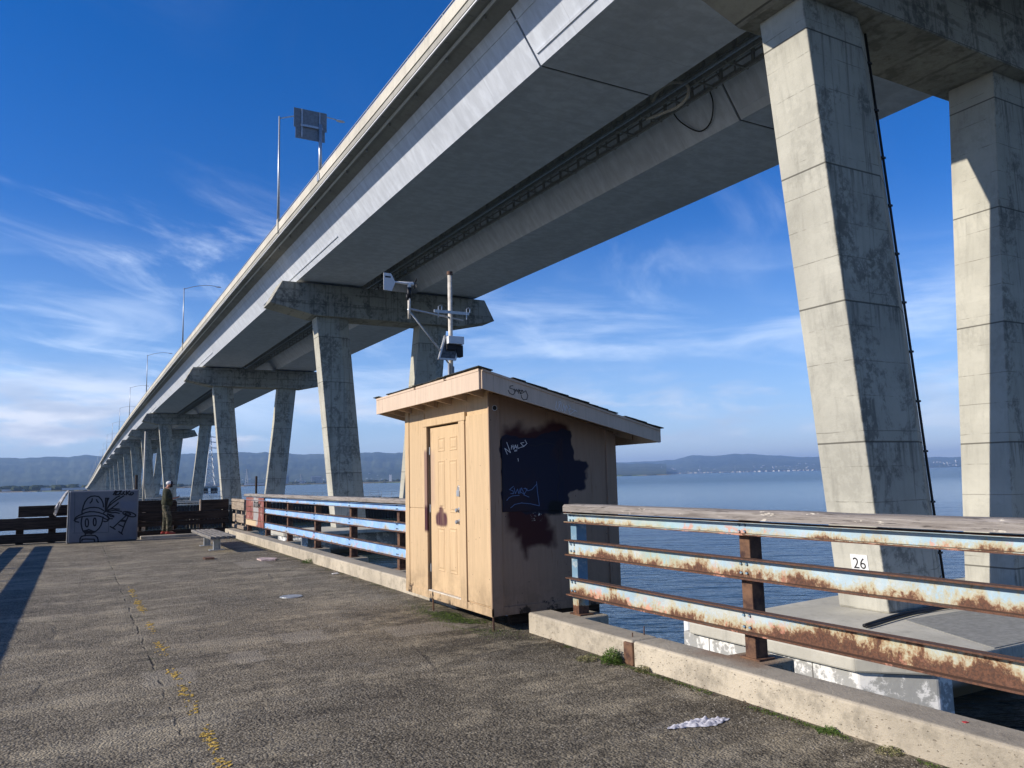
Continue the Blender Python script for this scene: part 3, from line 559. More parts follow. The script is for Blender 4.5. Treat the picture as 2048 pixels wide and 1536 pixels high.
# low spit running into the bay
sp = [(30.5+k*.35, 3950+30*math.sin(k*1.3)) for k in range(31)]
o = len(b.v)
for k, (a_, dd) in enumerate(sp):
    e = 1 if k < 26 else max(0.05, (30-k)/4); b.v += [sph(a_, dd, WZ-.3), sph(a_, dd+5, WZ+3.6*e), sph(a_, dd+120*e, WZ+4.0*e), sph(a_, dd+160*e+1, WZ-.3)]
for i in range(len(sp)-1):
    for j in range(3): b.f.append((o+i*4+j, o+i*4+4+j, o+i*4+5+j, o+i*4+1+j))
b.build('far_shore', M_MARSH, kind='structure')
# far-off woods and towns, one mass each
b = MB(); rr = random.Random(5)
for k in range(900):
    a_ = rr.uniform(-14, 25); d = rr.uniform(2500, 3600) if a_ < 6 else rr.uniform(3600, 5200); h = rr.uniform(5, 15)*(1.3 if a_ < 2 else .8); r_ = h*rr.uniform(.5, 1.3)
    x, y, z = sph(a_, d, WZ+2.2+h*.42); b.ball((x, y, z), r_, r_, h*.55, 6, 5)
b.build('shore_woods', M_FARTREE, kind='stuff')
M_TOWN = mat('distant_town_walls', lambda N: dict(c=N.ramp(N.sep(N.vor(N.vmul(N.pos(), (.02, .02, .0)), 1.0, out='Color'))[0], [(0, (.22, .22, .22)), (.5, (.45, .43, .40)), (1, (.75, .74, .71))]), r=.8))
b = MB()
for k in range(950):
    a_ = rr.uniform(34, 62); d = rr.uniform(9200, 11400) if a_ < 50 else rr.uniform(12300, 13500); up = 0
    if rr.random() < .45: d = rr.uniform(12000, 14500); up = max(0, (d-11500)*.045*rr.uniform(.2, 1))
    s_ = rr.uniform(9, 26)*(2.4 if rr.random() < .10 else 1); h = rr.uniform(5, 14); x, y, z = sph(a_, d, WZ+3+up); b.box(x-s_, x+s_, y-8, y+8, z-2, z+h)
for k in range(420):
    a_ = rr.uniform(8, 25); d = rr.uniform(6300, 8200); up = (d-6300)*.05*rr.uniform(0, 1)
    s_ = rr.uniform(4, 10); x, y, z = sph(a_, d, WZ+6+up); b.box(x-s_, x+s_, y-5, y+5, z-2, z+rr.uniform(3, 8))
b.build('distant_town', M_TOWN, kind='stuff')
# ================================================================ the bridge
ZP = [(-60, -1.0), (33, 0), (71, .62), (78, .72), (147, 1.5), (232, 2.15), (313, 2.45), (400, 2.25), (487, 1.6), (584, .6), (685, -.7), (790, -2.2), (900, -4.1), (1130, -8.4), (1780, -18), (1950, -20), (2300, -21)]
def zp(y): return lerp(ZP, y)
def ysamp(a, b_, st=12.0):
    n = max(1, int((b_-a)/st)); return [a+(b_-a)*i/n for i in range(n+1)]
def run(poly, a, b_, mb=None, st=12.0):
    mb = mb or MB(); return mb.loft([[(p[0], y, p[1]+zp(y)) for p in poly] for y in ysamp(a, b_, st)])
br = thing('highway_bridge', 'long twin box girder highway bridge on splayed concrete piers crossing the bay', 'bridge', (28.3, 17.3, WZ))
YE = 752
slab = [(15.22, 23.62), (16.2, 23.60), (16.34, 23.55), (16.86, 23.41), (26.62, 23.41), (27.2, 23.60), (29.1, 23.60), (29.68, 23.41), (39.92, 23.41), (40.5, 23.60), (41.5, 23.62), (41.5, 24.02), (15.22, 24.02)]
run(slab, -40, 2290).build('deck_slab', M_SOFF, br)
LB = [(18.435, 20.98), (25.0, 20.98), (26.6, 23.405), (16.88, 23.405)]; RB = [(31.3, 20.98), (38.3, 20.98), (39.9, 23.405), (29.7, 23.405)]
def shrink(p, e):
    cx = sum(q[0] for q in p)/4; cz = sum(q[1] for q in p)/4; return [(cx+(q[0]-cx)*e, cz+(q[1]-cz)*e) for q in p]
for P_ in (LB, RB):
    mb = run(P_, -40, 29.66); run(P_, 29.80, YE, mb); g_ = mb.build('box_girder', M_GIRD, br)
    run(shrink(P_, .97), 29.6, 29.86).build('expansion_joint', M_BLACK, g_)
    # stiffener line high on the web, cover plates low on the web beside each pier
    mb = MB(); sgn = -1 if P_ is LB else 1
    for s_, (xb, xt) in ((0, (P_[0][0], P_[3][0])), (1, (P_[1][0], P_[2][0]))):
        o_ = -1 if s_ == 0 else 1
        def wp(t_, e): return (xb+(xt-xb)*t_+o_*e, 20.98+2.425*t_)
        run([wp(.800, -.01), wp(.800, .035), wp(.815, .035), wp(.815, -.01)], -40, YE, mb)
        for y0, y1 in ((-40, 29.5), (62, 92), (132, 162), (238, 272), (318, 344)):
            run([wp(.17, -.01), wp(.17, .06), wp(.21, .06), wp(.21, -.01)], y0, y1, mb)
    mb.build('web_stiffener', M_GIRD, g_)
run([(16.0, 20.6), (40.7, 20.6), (41.0, 23.59), (15.7, 23.59)], YE+.2, 2290).build('approach_girder', M_APP, br)
for xs in ((15.2, 15.52, 15.16), (41.18, 41.5, 41.54)):
    lo, hi = min(xs[:2]), max(xs[:2]); e = xs[2]
    mb = run([(lo, 24.02), (hi, 24.02), (hi, 24.75), (lo, 24.75)], -40, 2290)
    run([(min(e, lo+.02), 23.98), (max(e, hi-.02), 23.98), (max(e, hi-.02), 24.06), (min(e, lo+.02), 24.06)], -40, 900, mb)
    pr = mb.build('parapet', M_PARA, br)
    mb = MB(); xc = (lo+hi)/2
    for dz in (24.94, 25.12): run([(xc-.03, dz-.025), (xc+.03, dz-.025), (xc+.03, dz+.025), (xc-.03, dz+.025)], -40, 900, mb)
    y = -38
    while y < 420:
        mb.box(xc-.03, xc+.03, y-.03, y+.03, 24.7+zp(y), 25.13+zp(y)); y += 2.4
    mb.build('guard_rail', M_GALV, br)
mb = MB(); run([(15.24, 23.50), (15.32, 23.50), (15.32, 23.58), (15.24, 23.58)], -40, 700, mb); run([(15.92, 23.48), (16.02, 23.48), (16.02, 23.60), (15.92, 23.60)], -40, 700, mb).build('drain_pipe', M_WHITE, br)
y = 30
while y < 112:
    MB().box(15.34, 15.72, y-.03, y+.03, 23.58+zp(y), 23.625+zp(y)).build('soffit_bracket', M_DARKST, br); y += 1.35
y = 31
while y < 110:
    MB().box(16.12, 16.24, y-.09, y+.09, 23.38+zp(y), 23.62+zp(y)).build('pipe_clip', M_DARKST, br); y += 4.4
# maintenance walkway hung between the two boxes
mb = MB()
for x0 in (27.55, 28.75):
    run([(x0, 21.95), (x0+.12, 21.95), (x0+.12, 22.12), (x0, 22.12)], -40, 330, mb)
    for dz in (22.55, 23.0): run([(x0+.03, dz), (x0+.08, dz), (x0+.08, dz+.08), (x0+.03, dz+.08)], -40, 330, mb)
    y = -39
    while y < 329:
        mb.box(x0, x0+.13, y-.08, y+.08, 22.1+zp(y), 23.6+zp(y)); mb.box(x0+.02, x0+.08, y+1.2, y+1.28, 22.2+zp(y), 22.9+zp(y)); y += 2.25
y = -39
while y < 329: mb.box(27.4, 29.0, y+.5, y+.58, 21.97+zp(y), 22.07+zp(y)); y += 2.25
wk = mb.build('maintenance_walkway', M_DARKST, br)
mb = MB()
for x0, z0, r_ in ((29.15, 22.25, .05), (29.3, 22.5, .05), (27.2, 22.05, .06)): run([(x0-r_, z0-r_), (x0+r_, z0-r_), (x0+r_, z0+r_), (x0-r_, z0+r_)], -40, 330, mb)
mb.build('utility_pipe', M_GALV, wk)
def spline(pts, n=6):
    pts = [Vector(p) for p in pts]; out = []
    q = [pts[0]*2-pts[1]]+pts+[pts[-1]*2-pts[-2]]
    for i in range(1, len(q)-2):
        for k in range(n):
            t = k/n; a0, a1, a2, a3 = q[i-1:i+3]
            out.append(.5*((2*a1)+(a2-a0)*t+(2*a0-5*a1+4*a2-a3)*t*t+(3*a1-a0-3*a2+a3)*t**3))
    return out+[pts[-1]]
MB().tube(spline([(27.5, 32.5, 22.4), (27.45, 31.9, 22.75), (27.4, 31.0, 22.75), (27.4, 30.1, 22.4), (27.4, 29.5, 21.9), (27.4, 29.6, 21.35), (27.4, 30.4, 21.15), (27.4, 31.4, 21.3), (27.45, 33.0, 21.6)]), .085, 10).build('flexible_hose', M_WHITED, wk, smooth=True)
MB().tube(spline([(29.8, 33.6, 22.95), (30.3, 33.4, 22.2), (30.85, 32.5, 21.35), (30.8, 31.5, 21.45), (30.35, 30.75, 22.15), (29.85, 30.5, 22.85)]), .04, 8).build('hanging_cable', M_BLACK, wk, smooth=True)
# piers
def leg_ring(xo, xi, yc, z, h, left):
    # outer face square, inner corners chamfered
    if left: return [(xo, yc-h, z), (xi-1.15, yc-h, z), (xi, yc-h+.62, z), (xi, yc+h-.62, z), (xi-1.15, yc+h, z), (xo, yc+h, z)]
    return [(xo, yc+h, z), (xi+1.15, yc+h, z), (xi, yc+h-.62, z), (xi, yc-h+.62, z), (xi+1.15, yc-h, z), (xo, yc-h, z)]
def pier(yc, detail=True):
    first = yc < 20; d = zp(yc); h = .93; ch = 1.5; tz = 19.0 if first else 18.45; uz = 17.5
    poly = [(16.85, 20.72), (39.15, 20.72), (40.35, tz), (35.95, uz), (20.05, uz), (15.65, tz)]
    capm = MB().prism([(x, z+d) for x, z in poly], 1, yc-ch, yc+ch)
    if detail:
        for k in range(4): capm.box(17.6+k*6.6, 19.0+k*6.6, yc-.5, yc+.5, 20.72+d, 20.96+d)
    cap = capm.build('pier_cap', M_CAP, br, bevel=.05 if detail else 0)
    zt = uz+.01+d
    def leg(left):
        rings = []
        for zz in (zt, 16.2, 11.7, 7.1, 2.5, -2.1, -2.9):
            if zz > zt: continue
            t = (18.15-zz)/21.05
            if left: xo, xi = 20.4+2.05*t, 23.85+(.5 if first else 0)+1.95*t
            else: xo, xi = 35.5-2.05*t, 32.05-1.95*t
            rings.append(leg_ring(xo, xi, yc, zz, h, left))
        # the right leg's inner face (towards the left leg) is square, its outer corners are chamfered
        if not left:
            rings = []
            for zz in (zt, 16.2, 11.7, 7.1, 2.5, -2.1, -2.9):
                t = (18.15-zz)/21.05; xa, xb = 31.55-2.05*t, 34.95-2.05*t
                rings.append([(xa, yc-h, zz), (xb-1.15, yc-h, zz), (xb, yc-h+.62, zz), (xb, yc+h-.62, zz), (xb-1.15, yc+h, zz), (xa, yc+h, zz)])
        return MB().loft(rings).build('pier_leg', M_LEG, cap, bevel=.04 if detail else 0)
    leg(True); leg(False)
    ft = MB()
    top = [(16.75, yc-4.1), (18.0, yc-5.35), (18.55, yc-5.35), (18.6, yc-2.4), (39.3, yc-2.4), (39.3, yc+2.5), (16.75, yc+2.2)]
    ft.prism(top, 2, WZ-1.5, -3.25)
    up = [(16.6, yc-4.15), (17.95, yc-5.5), (38.05, yc-5.5), (39.45, yc-4.15), (39.45, yc+2.6), (24, yc+2.5), (16.6, yc+1.75)]
    ft.prism(up, 2, -3.25, -2.9)
    ft.build('pile_cap', M_FOOT, cap, bevel=.05 if detail else 0)
for i, yc in enumerate((17.35, 78, 147, 254, 330, 400, 468, 541, 612, 690)): pier(yc, i < 4)
y = 760
while y < 1900:
    d = zp(y); c_ = MB().prism([(x, z+d) for x, z in [(16.85, 20.62), (39.15, 20.62), (39.9, 18.6), (35.9, 17.6), (20.05, 17.6), (16.1, 18.6)]], 1, y-1.1, y+1.1).build('pier_cap', M_CAP, br)
    for xa, xb in ((20.4, 23.6), (32.3, 35.5)): MB().box(xa, xb, y-.9, y+.9, WZ-1, 17.61+d).build('pier_leg', M_LEG, c_)
    y += 46
# cable duct down the first pier
cdt = thing('cable_duct', 'black cable duct clipped down the inner edge of the pier marked 26', 'cable duct', (26.4, 16.6, -2.9))
def inner(z): t = (18.15-z)/21.05; return 24.33+1.95*t
MB().tube([(inner(z)+.05, 17.0, z) for z in (17.4, 10, 4, -1, -2.85)], .045, 8).build('duct', M_BLACK, cdt, smooth=True)
z = 16.2
while z > -2.5: MB().box(inner(z)-.10, inner(z)+.11, 16.93, 17.10, z-.035, z+.035).build('clamp', M_BLACK, cdt); z -= 1.75
MB().box(inner(-.3)-.05, inner(-.3)+.28, 16.8, 17.25, -.75, -.15).build('junction_box', M_GALV, cdt, bevel=.02)
MB().tube(spline([(inner(-2.8)+.1, 16.95, -2.80), (25.2, 16.2, -2.83), (23.6, 15.95, -2.83), (22.2, 15.9, -2.83), (19.9, 15.4, -2.83)]), .055, 8).build('floor_cable', M_BLACK, cdt, smooth=True)
MB().tube(spline([(16.9+8.9, 15.7, -2.84), (24.2, 15.85, -2.84), (22.6, 15.75, -2.84), (19.8, 15.25, -2.84)]), .035, 8).build('floor_cable', M_BLACK, cdt, smooth=True)
# number plate 26
npl = thing('number_plate', 'white square number plate reading 26 on the lit pier leg', 'sign', (22.24, 17.24, -1.72))
xa = lambda z: 20.4+2.05*(18.15-z)/21.05
def onface(e, y, z): return (xa(z)-e, y, z)
pl = MB(); y0, y1, z0, z1 = 16.93, 17.56, -1.72, -1.12
pl.v = [onface(e, y, z) for e in (.004, .02) for (y, z) in ((y0, z0), (y1, z0), (y1, z1), (y0, z1))]; pl.f = [(0,1,2,3), (4,5,6,7), (0,1,5,4), (1,2,6,5), (2,3,7,6), (3,0,4,7)]
pl.build('plate', M_WHITE, npl)
def textmesh(name, s, size, m, parent, place, ext=.002):
    cu = bpy.data.curves.new(name, 'FONT'); cu.body = s; cu.size = size; cu.extrude = 0; cu.align_x = 'CENTER'; cu.align_y = 'CENTER'; cu.resolution_u = 3
    t = bpy.data.objects.new(name, cu); C.objects.link(t); dg = bpy.context.evaluated_depsgraph_get(); me = bpy.data.meshes.new_from_object(t.evaluated_get(dg))
    bpy.data.objects.remove(t); mb = MB(); vs = [v.co.copy() for v in me.vertices]
    n = len(vs); mb.v = [place(v.x, v.y, 0) for v in vs]; mb.f = [tuple(p.vertices) for p in me.polygons]
    return mb.build(name, m, parent)
textmesh('digits', '26', .50, M_INK, npl, lambda a, b_, c_: onface(.024, (y0+y1)/2-a*1.0, (z0+z1)/2+b_*1.0))
# grey weathered sheet lying on the pile cap
s_ = MB().prism([(21.85, 15.47), (24.5, 15.4), (26.8, 14.6), (26.6, 12.6), (23.2, 11.9), (20.2, 11.9)], 2, -2.899, -2.88).build('cover_sheet', plain('grey_sheet', (.24, .24, .22), .9), None)
tag(solo(s_, (23, 13.6, -2.9)), 'flat dark grey cover sheet lying on the pale pier footing', 'sheet')
# ---- lamp posts and the sign on the bridge
LY = [71, 147, 232, 314, 396, 482, 575, 668, 762, 857, 950, 1045, 1140, 1235, 1330, 1425, 1520]
def lamp(y):
    z = 24.75+zp(y); t = thing('street_lamp', '', 'street lamp', (15.3, y, z), 'street lamps along the bridge parapet')
    MB().box(15.08, 15.5, y-.22, y+.22, z-.95, z+.35).build('base', M_PARA, t, bevel=.04)
    MB().tube([(15.2, y, z+.35), (15.2, y, z+5), (15.2, y, z+10.3)], [.13, .10, .075], 10).build('pole', M_GALV, t, smooth=True)
    MB().tube(spline([(15.2, y, z+10.1), (17.0, y, z+10.75), (19.0, y, z+11.15), (20.6, y, z+11.1)]), [.055]*19, 8).build('arm', M_GALV, t, smooth=True)
    MB().ball((21.0, y, z+11.02), .48, .17, .11, 10, 6).build('lamp_head', M_GALV, t, smooth=True)
    return t
for i, y in enumerate(LY):
    if i == 0: l0 = t = lamp(y)
    elif i < 6: t = lamp(y)
    else:
        t = copy_tree(l0); t.location = (15.3, y, 24.75+zp(y))
    nm = ['nearest', 'second nearest', 'third nearest', 'fourth nearest', 'fifth nearest', 'sixth nearest', 'seventh nearest', 'eighth nearest']
    t['label'] = ('galvanised street lamp with a curved arm, %s on the bridge parapet' % nm[i] + '') if i < 8 else 'one of the tiny far street lamps where the bridge runs down to the shore'
sg = thing('road_sign', 'back of a grey stepped road sign on a post standing on the bridge parapet', 'road sign', (15.3, 57, 25.0))
MB().tube([(15.3, 57, 24.6), (15.3, 57, 28.9)], .13, 10).build('post', M_GALV, sg, smooth=True)
MB().box(13.30, 15.82, 57.12, 57.15, 28.45, 29.98).build('upper_panel', M_SIGNBK, sg); MB().box(13.43, 15.68, 57.13, 57.16, 27.60, 28.447).build('lower_panel', M_SIGNBK, sg)
mb = MB(); mb.box(13.85, 13.95, 57.03, 57.12, 27.7, 29.95); mb.box(15.22, 15.30, 57.03, 57.12, 28.9, 29.9); mb.box(13.8, 15.5, 56.98, 57.06, 28.55, 28.72); mb.build('bracket', M_GALV, sg)
MB().box(15.1, 15.5, 56.75, 57.25, 24.4, 25.0).build('base', M_GALV, sg, bevel=.03)
# ---- timber fender round the third pier
fd = thing('timber_fender', 'dark timber fender with a pale walkway and railings around a bridge pier', 'fender', (32, 149, WZ))
mb = MB(); fr = random.Random(2)
def fwall(x0, y0, x1, y1):
    L = math.hypot(x1-x0, y1-y0); n = int(L/.55)
    for k in range(n):
        t = k/n; x = x0+(x1-x0)*t; y = y0+(y1-y0)*t; mb.box(x, x+.42, y, y+.42, WZ-1, -1.75+fr.uniform(-.08, .08))
fwall(9.6, 139, 55, 139); fwall(9.6, 139, 9.6, 158); fwall(9.6, 158, 55, 158); fwall(55, 139, 55, 158)
mb.build('fender_wall', M_WOODD, fd)
mb = MB(); mb.box(9.4, 55.4, 139.0, 140.4, -1.62, -1.45); mb.box(9.4, 55.4, 157.0, 158.6, -1.62, -1.45); mb.build('walkway', M_PARA, fd)
mb = MB()
for y0 in (139.1, 157.6):
    for z0 in (-.9, -.45): mb.box(9.5, 55, y0, y0+.05, z0, z0+.05)
    for k in range(24): mb.box(9.6+k*1.97, 9.66+k*1.97, y0, y0+.06, -1.5, -.42)
mb.build('railing', M_GALV, fd)
def cage(x, y):
    mb = MB()
    for k in range(9): mb.box(x+k*.36, x+k*.36+.05, y, y+.05, -1.5, .55)
    for z0 in (-.4, .5): mb.box(x, x+2.95, y, y+.06, z0, z0+.06)
    mb.build('gate_cage', M_GALV, fd)
cage(18.6, 142)
def pile(x, y, top, r_, m, label, cap=None):
    o = MB().tube([(x, y, WZ-1), (x, y, top)], r_, 12).build('mooring_pile', m, None, smooth=False); solo(o, (x, y, WZ)); tag(o, label, 'pile'); return o
pile(8.7, 150, 3.6, .24, M_WOODD, 'short black pile in the water left of the fender, above the grey panel')
pile(28.9, 151, 3.0, .20, M_WOODD, 'thin black pile in the water above the red rail panel')
pile(22.3, 25.6, -3.7, .24, M_WHITE, 'white round pile standing in the water seen below the rusty rail')
o = MB().tube([(9.95, 151, -1.5), (9.95, 151, 4), (9.95, 151, 11.2)], [.2, .17, .12], 10).build('light_mast', M_WHITED, None, smooth=True)
solo(o, (9.95, 151, -1.5)); tag(o, 'tall slim pale mast standing on the fender, right behind the grey panel', 'mast')
# ---- pylons
def pylon(x, y, z0, H, w0, label, feet=False):
    t = thing('power_pylon', label, 'pylon', (x, y, z0), 'steel lattice power pylons')
    mb = MB(); lv = [0, .16, .31, .45, .58, .70, .81, .91, 1.0]; rt = H*.0045
    def c_(s): wd = w0*(1-s)**1.15*.5+w0*.035; return [(x-wd, y-wd, z0+H*s), (x+wd, y-wd, z0+H*s), (x+wd, y+wd, z0+H*s), (x-wd, y+wd, z0+H*s)]
    for a0, a1 in zip(lv, lv[1:]):
        p, q = c_(a0), c_(a1)
        for k in range(4):
            mb.tube([p[k], q[k]], rt, 4); mb.tube([p[k], q[(k+1) % 4]], rt*.7, 4); mb.tube([q[k], q[(k+1) % 4]], rt*.7, 4)
    mb.build('lattice_tower', M_GALV, t)
    for s, L in ((.72, .17), (.83, .14), (.93, .11)):
        a_ = MB().tube([(x-H*L, y, z0+H*s), (x, y, z0+H*(s+.025)), (x+H*L, y, z0+H*s)], rt, 4).tube([(x-H*L, y, z0+H*s), (x+H*L, y, z0+H*s)], rt*.8, 4); a_.build('cross_arm', M_GALV, t)
    if feet:
        mb = MB()
        for sx in (-1, 1):
            for sy in (-1, 1): mb.tube([(x+sx*w0*.5, y+sy*w0*.5, WZ-1), (x+sx*w0*.5, y+sy*w0*.5, z0-1.6)], 2.3, 12)
        mb.build('footing_drum', M_WOODD, t); MB().box(x-w0*.75, x+w0*.75, y-w0*.75, y+w0*.75, z0-1.8, z0).build('footing_slab', M_FOOT, t)
pylon(96.0, 700, .4, 44, 7.6, 'steel power pylon standing on two black drums in the water behind the bridge legs', True)
for a_, d, H, lb in ((10.2, 2900, 58, 'far lattice pylon on the shore above the red rail panel'), (-1.2, 2850, 34, 'small far pylon among the trees on the left shore'), (13.8, 3300, 40, 'small far pylon near the white buildings between two bridge legs'),
                     (39.63, 9000, 96, 'hazy far pylon at the tip of the spit right of the shed'), (42.3, 9100, 90, 'hazy far pylon mid-way along the right shore town'), (44.7, 9200, 78, 'hazy far pylon nearest the big right pier leg')):
    x, y, z = sph(a_, d, WZ+2); pylon(x, y, z, H, H*.17, lb)
# ---- distant buildings that can be told apart
def building(a_, d, wdt, dep, h, col, label, win=True, name='building'):
    x, y, z = sph(a_, d, WZ+2); t = thing(name, label, 'building', (x, y, z)); ca, sa = math.cos(-R(a_)), math.sin(-R(a_))
    def bx(u0, u1, v0, v1, z0, z1):
        mb = MB(); mb.v = [(x+u*ca-v*sa, y+u*sa+v*ca, z+zz) for u in (u0, u1) for v in (v0, v1) for zz in (z0, z1)]; mb.f = [(0,1,3,2),(4,6,7,5),(0,4,5,1),(2,3,7,6),(0,2,6,4),(1,5,7,3)]; return mb
    mw = plain('wall_%02d%02d%02d' % tuple(int(c*99) for c in col), col, .7); bx(-wdt/2, wdt/2, 0, dep, -2, h).build('wall', mw, t); bx(-wdt/2-.5, wdt/2+.5, -.5, dep+.5, h, h+.8).build('roof', plain('pale_roof', (.55, .55, .54), .8), t)
    if win:
        for k in range(max(1, int(h/4.5))): bx(-wdt/2+2, wdt/2-2, -.25, .2, 2+k*4.2, 3.8+k*4.2).build('window_band', plain('dark_glazing', (.04, .05, .06), .2), t)
building(.9, 2750, 150, 40, 13, (.62, .62, .60), 'long low pale warehouse on the left shore beside the bridge end')
building(-3.3, 2520, 70, 20, 5, (.75, .74, .72), 'low white shed at the water edge on the far left shore', False)
building(-1.8, 2500, 26, 12, 7, (.8, .79, .77), 'small bright white block at the water edge of the left shore', False)
building(-.2, 2480, 60, 14, 5, (.7, .69, .66), 'low cream building at the water edge left of the grey panel', False)
building(8.0, 3100, 46, 20, 10, (.72, .72, .70), 'small white building behind the water pylon', True)
building(10.7, 2950, 70, 20, 6, (.76, .75, .73), 'flat white building at the foot of the far lattice pylon', False)
building(12.6, 4200, 60, 30, 40, (.30, .36, .42), 'blue glass office block beside the right leg of the third pier')
building(13.85, 3700, 30, 20, 14, (.74, .73, .70), 'narrow white building left of the pale round tank building')
building(14.9, 4000, 52, 30, 34, (.66, .65, .62), 'tall pale office block with dark window bands across the bay')
building(16.3, 4300, 90, 30, 34, (.45, .48, .50), 'wide grey office block just left of the second pier leg')
building(15.7, 4100, 70, 24, 14, (.75, .74, .72), 'low white office building between the two tall blocks')
building(20.05, 3600, 12, 12, 30, (.78, .78, .77), 'slim white tower right of the second pier leg', False, 'tower')
# ================================================================ railings
def channel(name, x, y0, y1, z0, z1, m, t, side=-1, th=.012, fl=.055):
    """steel channel along Y, web at x, flanges towards side"""
    mb = MB(); xw = x-side*th; a_, c_ = min(x, xw), max(x, xw); f0, f1 = sorted((x+side*fl, x+side*.0005))
    mb.box(a_, c_, y0, y1, z0, z1); mb.box(f0, f1, y0+.001, y1-.001, z1-.012, z1-.001); mb.box(f0, f1, y0+.001, y1-.001, z0+.001, z0+.014)
    return mb.build(name, m, t)
def railing(label, X, y0, y1, posts, side, m, mpost, seed, group, capy=None, bolt_m=None):
    t = thing('steel_railing', label, 'railing', (X, (y0+y1)/2, .19), group); r_ = random.Random(seed)
    c0, c1 = capy or (y0, y1); n = max(2, int((c1-c0)/.35)); xc = X+side*.0
    rings = []
    for k in range(n+1):
        y = c0+(c1-c0)*k/n; w_ = .098+r_.uniform(-.006, .004); zt = 1.338+r_.uniform(-.005, .003); zb = 1.264
        rings.append([(xc-w_, y, zb), (xc+w_, y, zb), (xc+w_*1.0, y, zt-.014), (xc+w_*.85, y, zt), (xc-w_*.80, y, zt+r_.uniform(-.002, .002)), (xc-w_, y, zt-.016-r_.uniform(0, .006))])
    MB().loft(rings).build('handrail', M_WOODC, t)
    for z0, z1 in ((1.142, 1.25), (.80, .965), (.386, .572)): channel('rail', X, y0, y1, z0, z1, m, t, side)
    for py in posts:
        mb = MB(); s0, s1 = sorted((X-side*.014, X-side*.145))
        mb.box(s0, s1, py-.055, py+.055, .185, 1.255)
        mb.build('post', mpost if py != posts[-1] or mpost is M_POST and X < 0 else mpost, t, bevel=.006)
        pl_ = MB().box(*sorted((X-side*.0, X-side*.17)), py-.10, py+.10, .186, .20); pl_.build('foot_plate', M_POST, t)
        if X < 0 or py < 1: continue
        for zc, dz in ((1.196, .027), (.882, .035), (.478, .045)):
            for sy in (-1, 1):
                for sz in (-1, 1):
                    MB().tube([(X+side*.0, py+sy*.03, zc+sz*dz), (X+side*.014, py+sy*.03, zc+sz*dz)], .0115, 6).build('bolt', M_POSTB, t)
    return t
rn = railing('heavily rusted pale blue railing with a grey timber cap, in the right foreground', 4.62, -6.2, 7.17, (-5.7, -3.1, -.5, 2.06, 4.63, 7.09), -1, M_RAILN, M_POST, 1, 'blue steel railings along the pier', (-6.2, 7.12))
# the end post beside the shed keeps its blue paint
for ch in rn.children:
    if ch.name.startswith('post') and max(v.co.y+BASE[rn.name].y for v in ch.data.vertices) > 7: ch.data.materials[0] = M_POSTB; ch['label'] = 'blue painted end post against the shed'
rf = railing('brighter blue railing with a red end panel, running on beyond the shed', 4.62, 10.2, 25.60, (10.6, 12.34, 14.95, 17.55, 20.18, 22.78, 25.48), -1, M_RAILF, M_POST, 2, 'blue steel railings along the pier')
o = MB().box(4.635, 4.645, 22.85, 25.42, .575, 1.141).box(4.585, 4.60, 22.85, 25.5, .388, 1.245).build('infill_panel', M_REDP, rf); o['label'] = 'brick red panel patched with grey and cream paint'
sc_ = [[(24.15, 1.12), (24.25, .98), (24.1, .96), (24.2, 1.08), (24.0, 1.1), (23.95, .95)], [(23.85, 1.1), (23.8, .95), (23.65, 1.0), (23.7, 1.1), (23.85, 1.08)], [(23.6, 1.12), (23.55, .94), (23.45, 1.06), (23.35, .93), (23.3, 1.1)]]
mb = MB()
for s_ in sc_:
    for (a0, b0), (a1, b1) in zip(s_, s_[1:]): mb.tube([(4.582, a0, b0), (4.582, a1, b1)], .012, 4)
mb.build('graffiti_tag', M_SPRAYK, rf)
rl = railing('blue railing on the opposite side of the pier, mostly outside the picture', -3.16, -9, 27.0, tuple(-8.5+2.6*k for k in range(14)), 1, M_RAILL, M_POST, 3, 'blue steel railings along the pier')
# rusty stub and studs at the kerb joint
o = MB().box(4.222, 4.33, 5.60, 5.73, .0, .192).build('steel_stub', M_POST, None, bevel=.012); solo(o, (4.27, 5.67, 0)); tag(o, 'rusted steel stub set into the broken kerb beside the green weed', 'steel stub')
for x, y, h, lb in ((4.345, 5.752, .245, 'short rusty stud sticking up from the kerb top'), (4.48, 5.757, .285, 'taller rusty stud at the outer edge of the kerb top')):
    o = MB().tube([(x, y, .205), (x+.003, y, h)], .0055, 8).build('steel_stud', M_POST, None); solo(o, (x, y, .21)); tag(o, lb, 'stud', 'rusty studs in the kerb')
# ================================================================ shed
SH = thing('shed', 'tan plywood shed with a lean-to roof and paint-covered graffiti beside the railing', 'shed', (4.78, 8.9, .14))
def zr(x): return 2.79-(x-3.65)*.262
def wallz(x): return zr(x)-.12
X0, X1, Y0, Y1, ZB = 3.945, 5.62, 7.65, 10.15, .16
# front wall with the doorway left open behind the door leaf
mb = MB(); mb.box(X0, X0+.05, Y0, 8.405, ZB, 2.60); mb.box(X0, X0+.05, 9.40, Y1, ZB, 2.60); mb.box(X0, X0+.05, 8.405, 9.40, 2.31, 2.60); mb.box(X0, X0+.05, 8.405, 9.40, ZB, .245)
fw = mb.build('front_wall', M_SHEDF, SH)
